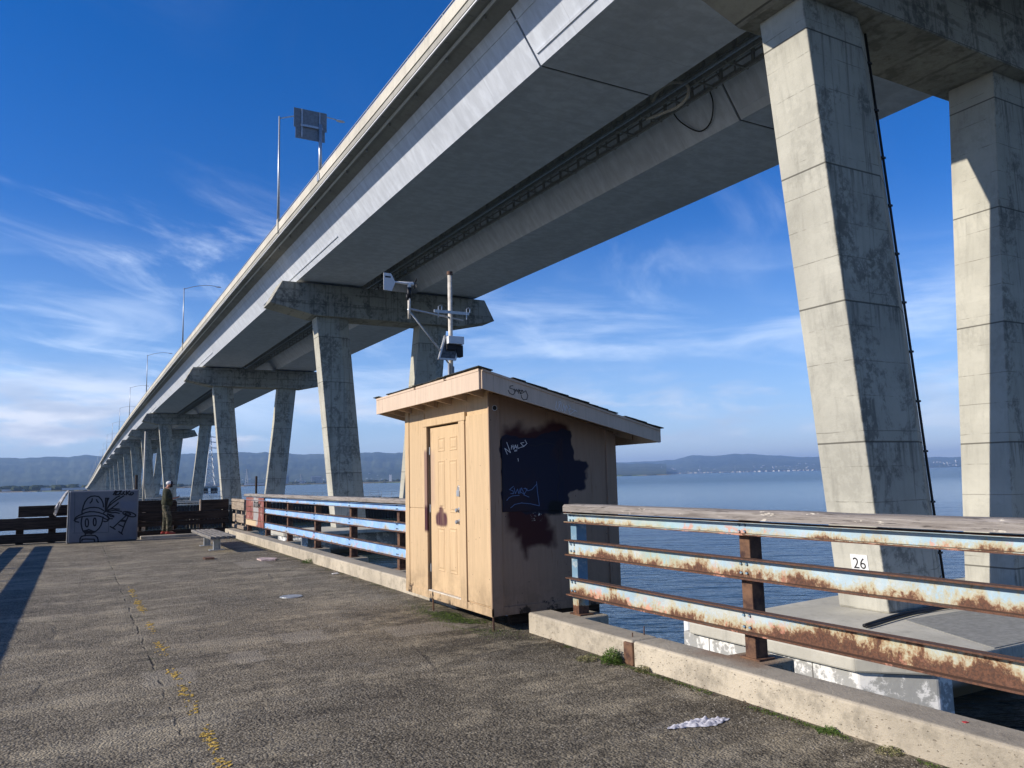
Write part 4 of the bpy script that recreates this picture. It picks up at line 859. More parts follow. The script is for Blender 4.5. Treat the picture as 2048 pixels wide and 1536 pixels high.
# side walls (trapezoids), rear wall
mb = MB().prism([(X0+.051, ZB), (X1, ZB), (X1, wallz(X1)), (X0+.051, wallz(X0+.05))], 1, Y0, Y0+.04); swl = mb.build('side_wall', M_SHED_SHADE, SH)
MB().prism([(X0+.051, ZB), (X1, ZB), (X1, wallz(X1)), (X0+.051, wallz(X0+.05))], 1, Y1-.04, Y1).build('side_wall', M_SHEDF, SH)
MB().box(X1-.04, X1-.001, Y0+.041, Y1-.041, ZB, wallz(X1)-.002).build('rear_wall', M_SHED_SHADE, SH)
MB().box(X0+.06, X1-.05, Y0+.045, Y1-.045, ZB+.002, ZB+.05).build('floor', M_WOODL, SH)
# boards and trims
mb = MB()
mb.box(X0-.020, X0-.001, 10.03, Y1+.02, ZB, 2.56)            # far corner board
mb.box(X0-.012, X0-.001, 9.505, 10.028, ZB+.006, 1.262); mb.box(X0-.010, X0-.001, 9.505, 10.026, 1.272, 2.50)
mb.box(X0-.016, X0-.001, 7.655, 8.235, ZB+.10, 2.36)
mb.box(X0-.022, X0-.001, Y0-.022, Y1+.02, ZB-.005, ZB+.085)   # bottom board
mb.build('cladding_board', M_SHEDF, fw, bevel=.003)
mb = MB(); mb.prism([(X0-.022, ZB), (X0+.115, ZB), (X0+.115, wallz(X0+.11)-.02), (X0-.022, wallz(X0)-.02)], 1, Y0-.022, Y0-.001)
mb.prism([(X1-.13, ZB), (X1+.012, ZB), (X1+.012, wallz(X1)-.03), (X1-.13, wallz(X1-.13)-.02)], 1, Y0-.020, Y0-.001)
mb.prism([(X0+.12, ZB), (X1-.135, ZB), (X1-.135, ZB+.09), (X0+.12, ZB+.09)], 1, Y0-.012, Y0-.001)
mb.build('corner_board', M_TRIM2 if 'M_TRIM2' in globals() else M_SHED_SHADE, swl, bevel=.003)
(q_,) = PLATE
pl_ = MB().prism([(4.085, 2.068), (4.885, 2.068), (4.884, 1.252), (4.08, 1.262)], 1, Y0-.010, Y0-.001).build('patch_board', M_PLATE, swl, bevel=.002); pl_['label'] = 'navy painted board nailed over the side wall'
def strokes(name, data, wd, y, m, parent, off=0.0):
    mb = MB()
    for i, s_ in enumerate(data): mb.ribbon(s_, wd, y-off-i*.0002)
    return mb.build(name, m, parent)
strokes('graffiti_tag', TAG_WHITE, .0055, Y0-.0105, M_SPRAYW, swl); strokes('graffiti_tag', TAG_BLUE, .006, Y0-.0105, M_SPRAYB, swl); [strokes('peeled_edge', [q], .007, Y0-.0105, M_PEEL, swl) for q in PEEL]
# sticker: black disc with a white ring
def disc(x, z, y, r0, r1, n=24):
    mb = MB(); ro = [(x+r1*math.cos(t*6.2832/n), z+r1*math.sin(t*6.2832/n)) for t in range(n)]
    if r0 <= 0: return mb.prism(ro, 1, y-.001, y)
    ri = [(x+r0*math.cos(t*6.2832/n), z+r0*math.sin(t*6.2832/n)) for t in range(n)]
    for t in range(n): u_ = (t+1) % n; mb.prism([ro[t], ro[u_], ri[u_], ri[t]], 1, y-.001, y)
    return mb
stk = disc(4.00, 2.405, Y0-.0225, 0, .026).build('sticker', M_INK, swl); disc(4.00, 2.405, Y0-.0238, .027, .031).build('sticker_ring', M_SPRAYW, swl)
# door
dr = MB(); dr.box(X0+.012, X0+.05, 8.42, 9.345, .262, 2.29)
door = dr.build('door', M_DOOR, SH)
mb = MB(); xf = X0+.012
for (ya, yb, za, zb) in ((8.90, 9.10, 1.98, 2.155), (8.53, 8.745, 1.98, 2.155), (8.905, 9.11, 1.27, 1.87), (8.55, 8.76, 1.23, 1.87), (8.93, 9.135, .51, 1.04), (8.57, 8.79, .51, 1.055)):
    e = .022
    def fr(x, a_, b_, c_, d_): return [(x, a_, c_), (x, b_, c_), (x, b_, d_), (x, a_, d_)]
    # moulding: rises, dips, then a raised field
    mb.loft([fr(xf+.001, ya, yb, za, zb), fr(xf-.006, ya+.006, yb-.006, za+.006, zb-.006), fr(xf-.006, ya+.014, yb-.014, za+.014, zb-.014), fr(xf-.0005, ya+e, yb-e, za+e, zb-e), fr(xf-.0005, ya+e+.012, yb-e-.012, za+e+.012, zb-e-.012), fr(xf-.006, ya+e+.026, yb-e-.026, za+e+.026, zb-e-.026)])
mb.build('door_moulding', M_DOOR, door)
for z in (1.268, 1.131):
    mb = MB(); mb.tube([(xf, 8.487, z), (xf-.012, 8.487, z)], .033, 16); mb.tube([(xf-.012, 8.487, z), (xf-.04, 8.487, z), (xf-.055, 8.487, z)], [.016, .026, .02], 14)
    mb.build('door_knob' if z < 1.2 else 'deadbolt', M_GALV, door, smooth=False, bevel=.002)
mb = MB(); mb.box(xf-.055, xf-.028, 8.385, 8.46, 1.43, 1.50); mb.tube(spline([(xf-.04, 8.405, 1.49), (xf-.04, 8.405, 1.54), (xf-.04, 8.425, 1.555), (xf-.04, 8.445, 1.54), (xf-.04, 8.445, 1.49)]), .006, 8)
mb.build('padlock', M_GALV, door, bevel=.003)
MB().box(xf-.024, xf-.002, 8.36, 8.50, 1.485, 1.535).build('hasp', M_GALV, door, bevel=.002)
for z in (2.0, 1.27, .53): MB().tube([(X0+.004, 9.352, z-.05), (X0+.004, 9.352, z+.05)], .008, 8).build('hinge', M_GALV, door)
mb = MB(); mb.box(X0-.030, X0-.002, 8.245, 8.408, .17, 2.312); mb.box(X0-.026, X0-.002, 9.392, 9.475, .17, 2.312); mb.box(X0-.034, X0-.002, 8.225, 9.50, 2.314, 2.412)
mb.build('door_casing', M_CASE, SH, bevel=.003)
MB().box(X0-.02, X0+.05, 8.42, 9.385, .246, .258).build('threshold', M_WHITED, SH)
# roof
RX0, RX1, RY0, RY1 = 3.655, 6.02, 7.30, 10.55
mb = MB()
for k, y in enumerate((7.34, 7.78, 8.21, 8.65, 9.08, 9.51, 9.95, 10.36)):
    mb.prism([(RX0+.02, zr(RX0+.02)-.018), (RX1-.02, zr(RX1-.02)-.018), (RX1-.02, zr(RX1-.02)-.115), (RX0+.02, zr(RX0+.02)-.185)], 1, y, y+.04)
mb.build('rafter', M_TRIM, SH)
MB().prism([(RX0, zr(RX0)), (RX1, zr(RX1)), (RX1, zr(RX1)-.016), (RX0, zr(RX0)-.016)], 1, RY0+.004, RY1-.004).build('roof_sheathing', M_TRIM, SH)
mb = MB()
for ya, yb in ((RY0-.001, 8.12), (8.20, 9.05), (9.12, RY1)): mb.prism([(RX0-.012, zr(RX0)-.002), (RX0+.03, zr(RX0+.03)-.002), (RX0+.03, zr(RX0)-.03), (RX0-.012, zr(RX0)-.03)], 1, ya, yb)
mb.box(RX0-.008, RX0-.0005+.018, RY0, RY1, 2.565, 2.757)
mb.build('fascia', M_TRIM, SH, bevel=.002)
mb = MB()
mb.prism([(RX0+.02, 2.77), (RX1, zr(RX1)-.012), (RX1, zr(RX1)-.165), (RX0+.02, 2.572)], 1, RY0-.02, RY0-.001)
mb.prism([(RX0+.02, 2.784), (RX1+.01, zr(RX1)-.002), (RX1+.01, zr(RX1)-.028), (RX0+.02, 2.758)], 1, RY0-.034, RY0-.021)
barge = mb.build('barge_board', M_TRIM, SH, bevel=.002)
MB().prism([(RX0+.02, 2.77), (RX1, zr(RX1)-.012), (RX1, zr(RX1)-.165), (RX0+.02, 2.572)], 1, RY1+.001, RY1+.02).build('barge_board', M_TRIM, SH)
MB().box(RX1+.001, RX1+.02, RY0-.018, RY1, zr(RX1)-.16, zr(RX1)-.014).build('fascia', M_TRIM, SH)
strokes('graffiti_tag', FTAG_DARK, .0065, RY0-.0215, M_INK, barge); strokes('graffiti_tag', FTAG_WHITE, .004, RY0-.0215, M_SPRAYW, barge)
# ragged shingles: overlapping courses with torn tabs
mb = MB(); r_ = random.Random(8); xk = RX0-.03
row = 0
while xk < RX1+.02:
    y = RY0-.05+r_.uniform(-.02, .0)
    while y < RY1+.03:
        wd = r_.uniform(.10, .34); y2 = min(y+wd, RY1+.05); xe = min(xk+.16, RX1+.035); j = r_.uniform(-.012, .012); lift = .004+(row % 2)*.0035+r_.uniform(0, .004)
        if r_.random() > .05:
            a0 = xk+j; mb.add([(a0, y+.002, zr(a0)+lift+.003), (a0, y2-.002, zr(a0)+lift+.003+r_.uniform(0, .004)), (xe, y2-.002, zr(xe)+lift+.010), (xe, y+.002, zr(xe)+lift+.010),
                    (a0, y+.002, zr(a0)+lift-.003), (a0, y2-.002, zr(a0)+lift-.003), (xe, y2-.002, zr(xe)+lift), (xe, y+.002, zr(xe)+lift)], [(0,1,2,3), (4,5,6,7), (0,1,5,4), (1,2,6,5), (2,3,7,6), (3,0,4,7)])
        y = y2
    xk += .135; row += 1
mb.build('shingle_roof', M_SHING, SH)
for x, y in ((3.965, 7.69), (3.965, 9.33), (5.55, 7.9)):
    if x < 4.2: MB().tube([(x, y, 0), (x, y, ZB-.004)], .012, 8).build('leg', M_POST, SH)
mb = MB(); [MB().box(4.30, 5.5, q, q+.1, -.1, .155).build('skid', M_WOODD, SH) for q in (7.9, 9.8)]
# ================================================================ weather mast on the shed
WM = thing('weather_mast', 'pale steel mast carrying a wind vane and a small solar panel above the shed roof', 'weather mast', (4.38, 9.6, 2.6))
MB().tube([(4.38, 9.6, 2.45), (4.38, 9.6, 4.44)], .031, 14).build('pole', M_WHITED, WM, smooth=True); MB().tube([(4.38, 9.6, 4.43), (4.38, 9.6, 4.475)], .041, 14).build('pole_cap', M_POST, WM)
MB().tube([(4.335, 9.57, 2.5), (4.335, 9.57, 3.19)], .017, 10).tube([(4.40, 9.56, 2.5), (4.40, 9.56, 3.15)], .010, 8).build('conduit', M_GALV, WM, smooth=True)
D = Vector((-.918, -.397, 0)); Pm = Vector((4.38, 9.6, 0))
def am(L, z, s=0.0): q = Pm+D*L; return (q.x, q.y-s, z)
mb = MB(); mb.tube([am(.80, 3.83), am(-.26, 3.83)], .014, 8); mb.tube([am(.78, 3.80), am(.30, 3.42), am(.02, 3.17)], .012, 8); mb.tube([am(.80, 3.83), am(.78, 3.79)], .018, 8); mb.build('arm', M_GALV, WM, smooth=True)
mb = MB(); mb.box(4.10, 4.62, 9.50, 9.515, 3.865, 3.905)
for dx in (-.22, .20): mb.tube([(4.38+dx, 9.5, 3.80), (4.38+dx, 9.5, 3.95), (4.38+dx+.04, 9.5, 3.97)], .006, 6); mb.tube([(4.38+dx+.05, 9.5, 3.90), (4.38+dx+.05, 9.5, 3.96)], .006, 6)
mb.build('bracket', M_GALV, WM)
V0 = Pm+D*.787
mb = MB().tube([(V0.x, V0.y, 3.70), (V0.x, V0.y, 3.98)], .020, 12); mb.build('vane_stem', M_WHITED, WM, smooth=True)
mb = MB().tube([(V0.x, V0.y, 3.97), (V0.x, V0.y, 4.11)], .028, 12).tube([(V0.x-.022, V0.y, 3.95), (V0.x-.022, V0.y, 4.02)], .02, 10); mb.build('sensor_housing', M_BLACK, WM, smooth=True)
vn = MB().tube([(V0.x-.19, V0.y, 4.165), (V0.x-.02, V0.y, 4.163), (V0.x+.05, V0.y, 4.163), (V0.x+.062, V0.y, 4.163)], [.011, .021, .027, .022], 14).tube([(V0.x+.005, V0.y, 4.10), (V0.x+.005, V0.y, 4.16)], .024, 12).build('wind_vane', M_WHITE, WM, smooth=True)
MB().prism([(V0.x-.345, 4.275), (V0.x-.245, 4.272), (V0.x-.185, 4.165), (V0.x-.235, 4.045), (V0.x-.345, 4.05)], 1, V0.y-.003, V0.y+.003).build('tail_fin', M_WHITE, vn)
MB().box(V0.x-.325, V0.x-.25, V0.y-.0042, V0.y-.0032, 4.213, 4.235).build('fin_badge', M_INK, vn)
mb = MB()
for k in range(4):
    a_ = k*math.pi/2+.5; mb.tube([(V0.x+.075, V0.y, 4.163), (V0.x+.085, V0.y+math.cos(a_)*.05, 4.163+math.sin(a_)*.05), (V0.x+.08, V0.y+math.cos(a_+.25)*.085, 4.163+math.sin(a_+.25)*.085)], [.006, .012, .004], 6)
mb.tube([(V0.x+.06, V0.y, 4.163), (V0.x+.10, V0.y, 4.163)], .010, 8).build('propeller', M_BLACK, vn)
# solar panel (seen from behind) and its box
mb = MB(); A0 = Vector((4.14, 9.50, 3.225)); ux = Vector((.27, .02, 0)); uz = Vector((.105, .02, .335)); nn_ = ux.cross(uz).normalized()*.014
def quadbox(mb, o, a_, b_, n): mb.v += [tuple(o), tuple(o+a_), tuple(o+a_+b_), tuple(o+b_), tuple(o+n), tuple(o+a_+n), tuple(o+a_+b_+n), tuple(o+b_+n)]; k = len(mb.v)-8; mb.f += [tuple(i+k for i in f) for f in ((0,1,2,3), (4,5,6,7), (0,1,5,4), (1,2,6,5), (2,3,7,6), (3,0,4,7))]
quadbox(mb, A0, ux, uz, nn_); sp_ = mb.build('solar_panel', plain('panel_backing', (.10, .11, .12), .5, var=.3, scale=30), WM)
mb = MB(); n2 = nn_*1.8
for o_, a_, b_ in ((A0, ux, uz*.07), (A0+uz*.93, ux, uz*.07), (A0, ux*.09, uz), (A0+ux*.91, ux*.09, uz)): quadbox(mb, o_-nn_*.3, a_, b_, n2)
mb.build('panel_frame', M_WHITE, sp_)
MB().box(4.27, 4.50, 9.42, 9.53, 3.44, 3.545).build('mount_box', M_WHITE, WM, bevel=.006)
MB().box(4.42, 4.52, 9.50, 9.60, 3.28, 3.44).build('control_box', M_BLACK, WM, bevel=.004)
MB().box(4.26, 4.40, 9.46, 9.50, 3.36, 3.44).build('cable_gland', M_BLACK, WM, bevel=.004)
# ================================================================ graffiti panel, timber barriers, tarp
GP = thing('graffiti_panel', 'upright grey steel panel with a black line drawing of a hatted face', 'panel', (.72, 27.0, 0))
MB().box(-.235, 1.645, 26.97, 27.14, .0, 1.55).build('board', M_PANEL, GP, bevel=.035, seg=1)
MB().box(-.262, -.236, 26.985, 27.125, .01, 1.53).build('edge_strip', M_WHITED, GP, bevel=.008)
strokes('line_drawing', MURAL, .036, 26.9685, M_SPRAYK, GP); strokes('panel_seam', MURAL_FAINT, .007, 26.9690, M_SPRAYK, GP)
def barrier(label, base): return thing('timber_barrier', label, 'barrier', base, 'timber barriers closing the pier end')
def plank(t, x0, x1, y0, y1, z0, z1, m, nm='plank'):
    return MB().box(x0, x1, y0, y1, z0, z1).build(nm, m, t, bevel=.012)
t = barrier('low dark timber barrier with open gaps left of the grey panel', (-3.4, 27.9, 0))
plank(t, -8.5, -.15, 27.9, 28.02, .03, .30, M_WOODD); plank(t, -8.5, -.15, 27.88, 28.02, .42, .77, M_WOODD)
o = plank(t, -1.55, -.15, 27.88, 28.02, .80, 1.13, M_WOODD)
for x in (-7.2, -5.0, -2.95, -1.5, -.66): plank(t, x-.1, x+.1, 28.03, 28.15, -.3, .78 if x < -1 else 1.1, M_WOODD, 'post')
t = barrier('tall dark stacked timber barrier with a notch, behind the standing person', (3.0, 28.4, 0))
plank(t, 1.68, 2.85, 28.30, 28.44, .80, 1.17, M_WOODD); plank(t, 3.64, 4.52, 28.30, 28.44, .80, 1.14, M_WOODD)
plank(t, 1.68, 4.52, 28.29, 28.44, .50, .785, M_WOODD); plank(t, 1.68, 4.52, 28.31, 28.44, .33, .485, M_WOODD); plank(t, 1.68, 4.52, 28.30, 28.44, .02, .20, M_WOODD)
for x in (1.8, 2.85, 3.66, 4.4): plank(t, x-.05, x+.05, 28.45, 28.56, -.3, 1.12, M_WOODD, 'post')
MB().box(3.60, 3.635, 28.27, 28.44, .785, 1.15).build('notch_edge', M_WOODL, t)
t = barrier('short pale bare timber barrier at the pier corner, left of the red panel', (4.65, 27.2, .2))
for z0, z1, y0, y1 in ((1.06, 1.15, 25.95, 28.3), (.80, 1.05, 26.0, 28.25), (.40, .66, 26.0, 28.0), (.20, .31, 26.0, 28.2)): plank(t, 4.60, 4.68, y0, y1, z0, z1, M_WOODL)
for y in (26.15, 26.9, 27.9): plank(t, 4.69, 4.80, y-.06, y+.06, -.1, 1.06, M_WOODL, 'post')
# crumpled tarp hung over the panel's left end
mb = MB(); n1, n2_ = 12, 14; r_ = random.Random(4)
for i in range(n1):
    for j in range(n2_):
        u_, v_ = i/(n1-1), j/(n2_-1); x = -.22-.34*v_-.05*u_ + .02*math.sin(u_*17); y = 27.18+.35*u_+.05*math.sin(v_*9+u_*5); z = 1.56-.62*v_**1.4*(1+.2*math.sin(u_*9)) + .02*math.sin(u_*23+v_*6)
        mb.v.append((x, y, z))
for i in range(n1-1):
    for j in range(n2_-1): k = i*n2_+j; mb.f.append((k, k+n2_, k+n2_+1, k+1))
o = mb.build('tarpaulin', plain('grey_tarp', (.30, .30, .31), .6, var=.35, scale=9), None, smooth=True); sdm = o.modifiers.new('thick', 'SOLIDIFY'); sdm.thickness = .008
solo(o, (-.4, 27.3, .95)); tag(o, 'crumpled grey and white tarpaulin hanging at the left edge of the grey panel', 'tarpaulin')
# ================================================================ bench
BN = thing('bench', 'backless bench with weathered grey slats on two steel pedestals', 'bench', (3.1, 22.0, 0))
for k in range(5):
    x = 2.82+k*.123; MB().box(x, x+.094, 20.2, 23.9, .325, .395).build('slat', M_WOODB, BN, bevel=.008)
for y in (21.2, 22.9):
    mb = MB(); mb.box(3.03, 3.045, y-.06, y+.06, .015, .30); mb.box(3.18, 3.195, y-.06, y+.06, .015, .30); mb.box(3.045, 3.18, y-.006, y+.006, .015, .30); mb.box(2.86, 3.40, y-.05, y+.05, .30, .323)
    lg = mb.build('pedestal', M_GALV, BN); MB().box(2.93, 3.29, y-.13, y+.13, .0, .015).build('base_plate', M_GALV, lg)
# ================================================================ small things on the ground
def disc_top(x, y, r_, z0, z1, n=28): return MB().prism([(x+r_*math.cos(t*6.2832/n), y+r_*math.sin(t*6.2832/n)) for t in range(n)], 2, z0, z1)
o = disc_top(2.75, 11.70, .16, -.002, .012).build('cover_plate', M_GALV, None, bevel=.003)
mb = MB()
for k in range(8): a_ = k*.7854; mb.tube([(2.75+.135*math.cos(a_), 11.70+.135*math.sin(a_), .011), (2.75+.135*math.cos(a_), 11.70+.135*math.sin(a_), .017)], .009, 6)
BASE[o.name] = Vector((0, 0, 0)); solo(o, (2.75, 11.7, 0)); BASE[o.name] = Vector((2.75, 11.7, 0)); mb.build('bolt', M_GALV, o); tag(o, 'round bolted steel cover plate set in the asphalt', 'cover plate')
# rag
from mathutils import noise as mn
mb = MB(); nu, nv = 56, 26
for i in range(nu):
    for j in range(nv):
        u_, v_ = i/(nu-1)*2-1, j/(nv-1)*2-1
        wd = (1-abs(u_)**2.2)**.5 if abs(u_) < 1 else 0
        wd *= .052*(1+.35*math.sin(u_*4+1)); x = 3.625+u_*.235+.012*math.sin(v_*5); y = 4.118+v_*wd*1.15-u_*.028+.006*math.sin(u_*21)
        q = mn.noise(Vector((x*22, y*26, 2))); q2 = mn.noise(Vector((x*60, y*50, 5)))
        ed = (1-v_*v_)*(1-u_*u_); z = .004+max(0, .024*abs(q)*1.5*(ed**.4)+.006*q2*(ed**.3)+.008*ed); mb.v.append((x, y, z))
for i in range(nu-1):
    for j in range(nv-1): k = i*nv+j; mb.f.append((k, k+nv, k+nv+1, k+1))
o = mb.build('cloth_rag', M_RAG, None, smooth=True); solo(o, (3.625, 4.118, 0)); tag(o, 'crumpled pale grey cloth rag lying on the asphalt near the kerb', 'rag')
# litter
def flat(name, pts, z, m, label, cat):
    cx = sum(p[0] for p in pts)/len(pts); cy = sum(p[1] for p in pts)/len(pts)
    o = MB().prism(pts, 2, .001, z).build(name, m, None); solo(o, (cx, cy, 0)); tag(o, label, cat)
flat('crushed_carton', [(3.45, 17.4), (3.72, 17.3), (3.83, 17.6), (3.60, 17.95), (3.44, 17.8)], .03, plain('white_red_carton', (.55, .42, .38), .5, var=.3, scale=12), 'flattened white and red carton beside the kerb beyond the shed', 'litter')
flat('dark_debris', [(2.50, 18.6), (2.68, 18.55), (2.70, 18.75), (2.60, 18.95), (2.48, 18.85)], .04, M_POST, 'dark flat scrap lying on the asphalt near the bench', 'litter')
flat('paper_scrap', [(4.02, 14.0), (4.14, 14.02), (4.12, 14.12), (4.03, 14.1)], .012, M_WHITE, 'small white paper scrap by the kerb near the shed', 'litter')
flat('red_scrap', [(4.395, 2.79), (4.42, 2.785), (4.425, 2.81), (4.40, 2.815)], .214, plain('red_plastic', (.45, .03, .03), .4), 'tiny red scrap on the kerb top in the right foreground', 'litter')
# weeds
def leaf(mb, p, d, L, w_, r_):
    d = Vector(d).normalized(); s_ = d.cross(Vector((0, 0, 1))); s_ = s_.normalized() if s_.length > .01 else Vector((1, 0, 0)); p = Vector(p); m_ = p+d*L*.5+Vector((0, 0, L*.1)); e = p+d*L+Vector((0, 0, -L*.12))
    k = len(mb.v); mb.v += [tuple(p), tuple(m_+s_*w_), tuple(e), tuple(m_-s_*w_)]; mb.f.append((k, k+1, k+2, k+3))
def weed(name, x, y, rad, h, n, m, label, seed, L=.022):
    mb = MB(); r_ = random.Random(seed)
    for k in range(n):
        a_ = r_.random()*6.283; rd = rad*math.sqrt(r_.random()); px_ = x+rd*math.cos(a_); py_ = y+rd*math.sin(a_); zz = r_.uniform(.1, 1)*h*math.sqrt(max(.05, 1-(rd/rad)**2))
        leaf(mb, (px_, py_, zz), (r_.gauss(0, 1)+math.cos(a_)*.8, r_.gauss(0, 1)+math.sin(a_)*.8, r_.uniform(-.2, .9)), L*r_.uniform(.6, 1.4), L*r_.uniform(.16, .3), r_)
    mb.build('leaf', m, t_ := thing(name, label, 'weed', (x, y, 0), None))
    mb = MB()
    for k in range(max(5, n//40)):
        a_ = r_.random()*6.283; rd = rad*r_.uniform(.2, .9); mb.tube([(x+rd*.2*math.cos(a_), y+rd*.2*math.sin(a_), 0), (x+rd*math.cos(a_), y+rd*math.sin(a_), h*.8)], .0018, 4)
    mb.build('stem', m, t_); return t_
weed('weed', 4.150, 5.80, .085, .13, 900, M_LEAF, 'bushy bright green weed growing against the broken kerb', 1)
weed('weed', 4.03, 6.02, .09, .035, 260, M_LEAFD, 'low straggly weed just left of the bushy green one', 2)
weed('weed', 4.19, 5.42, .06, .05, 200, M_LEAFD, 'small dry weed at the kerb just right of the rusted stub', 3)
weed('weed', 4.17, 3.55, .06, .035, 240, M_LEAF, 'small weed at the kerb foot right of the cloth rag', 4, .018)
weed('weed', 4.17, 3.12, .07, .03, 220, M_LEAFD, 'flat weed at the kerb foot nearest the lower right corner', 5, .018)
weed('weed', 4.17, 16.3, .13, .09, 300, M_LEAF, 'green weed tuft in the kerb joint beyond the shed', 6, .03)
mb = MB(); r_ = random.Random(9)
for k in range(11000):
    q = r_.random()
    if q < .55: x, y = 3.93+r_.gauss(0, .13), 8.6+r_.gauss(0, .55)
    elif q < .8: x, y = 4.19+abs(r_.gauss(0, .03))*-1, r_.uniform(2.2, 6.6)
    else: x, y = 4.19-abs(r_.gauss(0, .05)), r_.uniform(10.5, 26)
    if mn.noise(Vector((x*3, y*2.2, 0))) < -.12: continue
    leaf(mb, (x, y, r_.uniform(0, .012)), (r_.gauss(0, 1), r_.gauss(0, 1), r_.uniform(0, .8)), r_.uniform(.008, .022), r_.uniform(.002, .006), r_)
mb.build('ground_moss', M_MOSS, None, kind='stuff')
mb = MB(); r_ = random.Random(31)
for k in range(1500):
    y = r_.uniform(10.3, 26.5) if r_.random() < .8 else r_.uniform(1.5, 7); x = 4.22-abs(r_.gauss(0, .22 if y > 10 else .07))
    if mn.noise(Vector((x*2, y*.8, 7))) < -.1: continue
    leaf(mb, (x, y, r_.uniform(.001, .008)), (r_.gauss(0, 1), r_.gauss(0, 1), r_.uniform(0, .4)), r_.uniform(.012, .035), r_.uniform(.004, .010), r_)
mb.build('leaf_litter', plain('dead_leaf', (.12, .07, .04), .9, var=.45, scale=25), None, kind='stuff')
# loose grit on the asphalt
mb = MB(); r_ = random.Random(21)
for k in range(2600):
    y = 2.0+abs(r_.gauss(0, 4)); x = r_.uniform(-1.2, 4.2)
    if r_.random() < .4: x = 4.2-abs(r_.gauss(0, .25))
    s_ = r_.uniform(.002, .006); mb.add([(x-s_, y, 0), (x, y-s_, 0), (x+s_, y, 0), (x, y+s_, 0), (x, y, s_*1.1)], [(0,1,4), (1,2,4), (2,3,4), (3,0,4)])
mb.build('loose_grit', plain('pale_grit', (.30, .27, .22), .9, var=.4, scale=40), None, kind='stuff')
# ================================================================ person reading a phone
def skin(name, verts, edges, radii, m, parent, root=0, lv=2):
    base = BASE[parent.name]; me = bpy.data.meshes.new(name); me.from_pydata([tuple(Vector(v)) for v in verts], edges, []); o = bpy.data.objects.new(name, me); C.objects.link(o); o.parent = parent; BASE[o.name] = Vector(parent.location) if False else base
    s_ = o.modifiers.new('skin', 'SKIN')
    for i, r_ in enumerate(radii):
        r_ = r_ if isinstance(r_, tuple) else (r_, r_); me.skin_vertices[0].data[i].radius = r_
    me.skin_vertices[0].data[root].use_root = True
    s_.use_smooth_shade = True; s_.branch_smoothing = .4; ss = o.modifiers.new('sub', 'SUBSURF'); ss.levels = lv; ss.render_levels = lv
    me.materials.append(m); return o
PB = Vector((2.50, 27.82, .095)); PE = thing('person', 'person in a white and navy cap, olive shirt and camouflage trousers holding a phone', 'person', PB)
M_SKIN = plain('skin', (.42, .21, .14), .55, var=.06, bump=.05)
M_SHIRT = plain('olive_shirt', (.042, .044, .024), .9, var=.2, scale=8, bump=.4)
def camo(N):
    p = N.pos(); a_ = N.noise(p, 11, 2, .4); b_ = N.noise(N.vadd(p, (5., 3., 1.)), 13, 2, .4)
    c = N.mix(N.step(a_, .50, .53), (.06, .056, .034), (.022, .025, .014)); c = N.mix(N.step(b_, .54, .57), c, (.11, .095, .065)); return dict(c=c, r=.9)
M_CAMO = mat('camouflage_cloth', camo); M_SHOE = plain('red_shoe', (.32, .04, .03), .5); M_NAVY = plain('navy_cloth', (.012, .014, .03), .8); M_CAPW = plain('white_cloth', (.70, .70, .68), .8, var=.04)
M_BEARD = plain('dark_hair', (.03, .022, .017), .9)
# x forward, y to the person's left, z up
pv = [(0, 0, .93), (.01, 0, 1.08), (.02, 0, 1.24), (.0, 0, 1.41), (.035, 0, 1.49), (.07, 0, 1.535), (.105, 0, 1.585), (.075, 0, 1.64),
      (0, .095, .86), (.03, .11, .48), (-.02, .115, .09), (.12, .12, .035), (0, -.095, .86), (.10, -.11, .49), (.10, -.115, .09), (.24, -.12, .035),
      (-.01, .185, 1.41), (-.03, .235, 1.11), (.24, .14, 1.13), (.30, .12, 1.15), (-.01, -.185, 1.41), (-.01, -.235, 1.11), (.25, -.13, 1.14), (.31, -.10, 1.16)]
pe = [(0,1),(1,2),(2,3),(3,4),(4,5),(5,6),(6,7),(0,8),(8,9),(9,10),(10,11),(0,12),(12,13),(13,14),(14,15),(3,16),(16,17),(17,18),(18,19),(3,20),(20,21),(21,22),(22,23)]
prd = [(.13,.12),(.13,.12),(.14,.13),(.12,.10),(.055,.055),(.065,.06),(.088,.08),(.06,.06),.085,.055,.04,.035,.085,.055,.04,.035,.06,.042,.03,.026,.06,.042,.03,.026]
def hand(v, e, r_, w_, s):
    x, y, z = v[w_]; p = len(v); v.append((x+.045, y-s*.01, z+.008)); e.append((w_, p)); r_.append((.028, .016))
    for k, (dy, L) in enumerate(((-.026, .036), (-.009, .042), (.009, .038), (.025, .030))):
        a_ = len(v); v.append((x+.075, y-s*.01+dy*.8, z+.012)); v.append((x+.075+L*.6, y-s*.02+dy*.8, z+.028)); e += [(p, a_), (a_, a_+1)]; r_ += [.009, .0075]
    a_ = len(v); v.append((x+.045, y-s*.030, z+.028)); v.append((x+.07, y-s*.035, z+.045)); e += [(p, a_), (a_, a_+1)]; r_ += [.011, .009]
hand(pv, pe, prd, 19, 1); hand(pv, pe, prd, 23, -1)
skin('body', pv, pe, prd, M_SKIN, PE, 0, 1)
skin('shirt', [(.01, 0, .86), (.04, 0, 1.03), (.05, 0, 1.2), (.01, 0, 1.38), (.03, 0, 1.47), (-.01, .185, 1.40), (-.035, .24, 1.12), (.17, .17, 1.12), (-.01, -.185, 1.40), (-.015, -.24, 1.12), (.18, -.16, 1.13)],
     [(0,1),(1,2),(2,3),(3,4),(3,5),(5,6),(6,7),(3,8),(8,9),(9,10)], [(.185,.185),(.21,.195),(.195,.19),(.17,.155),(.08,.08),.098,.08,.06,.098,.08,.06], M_SHIRT, PE, 0, 2)
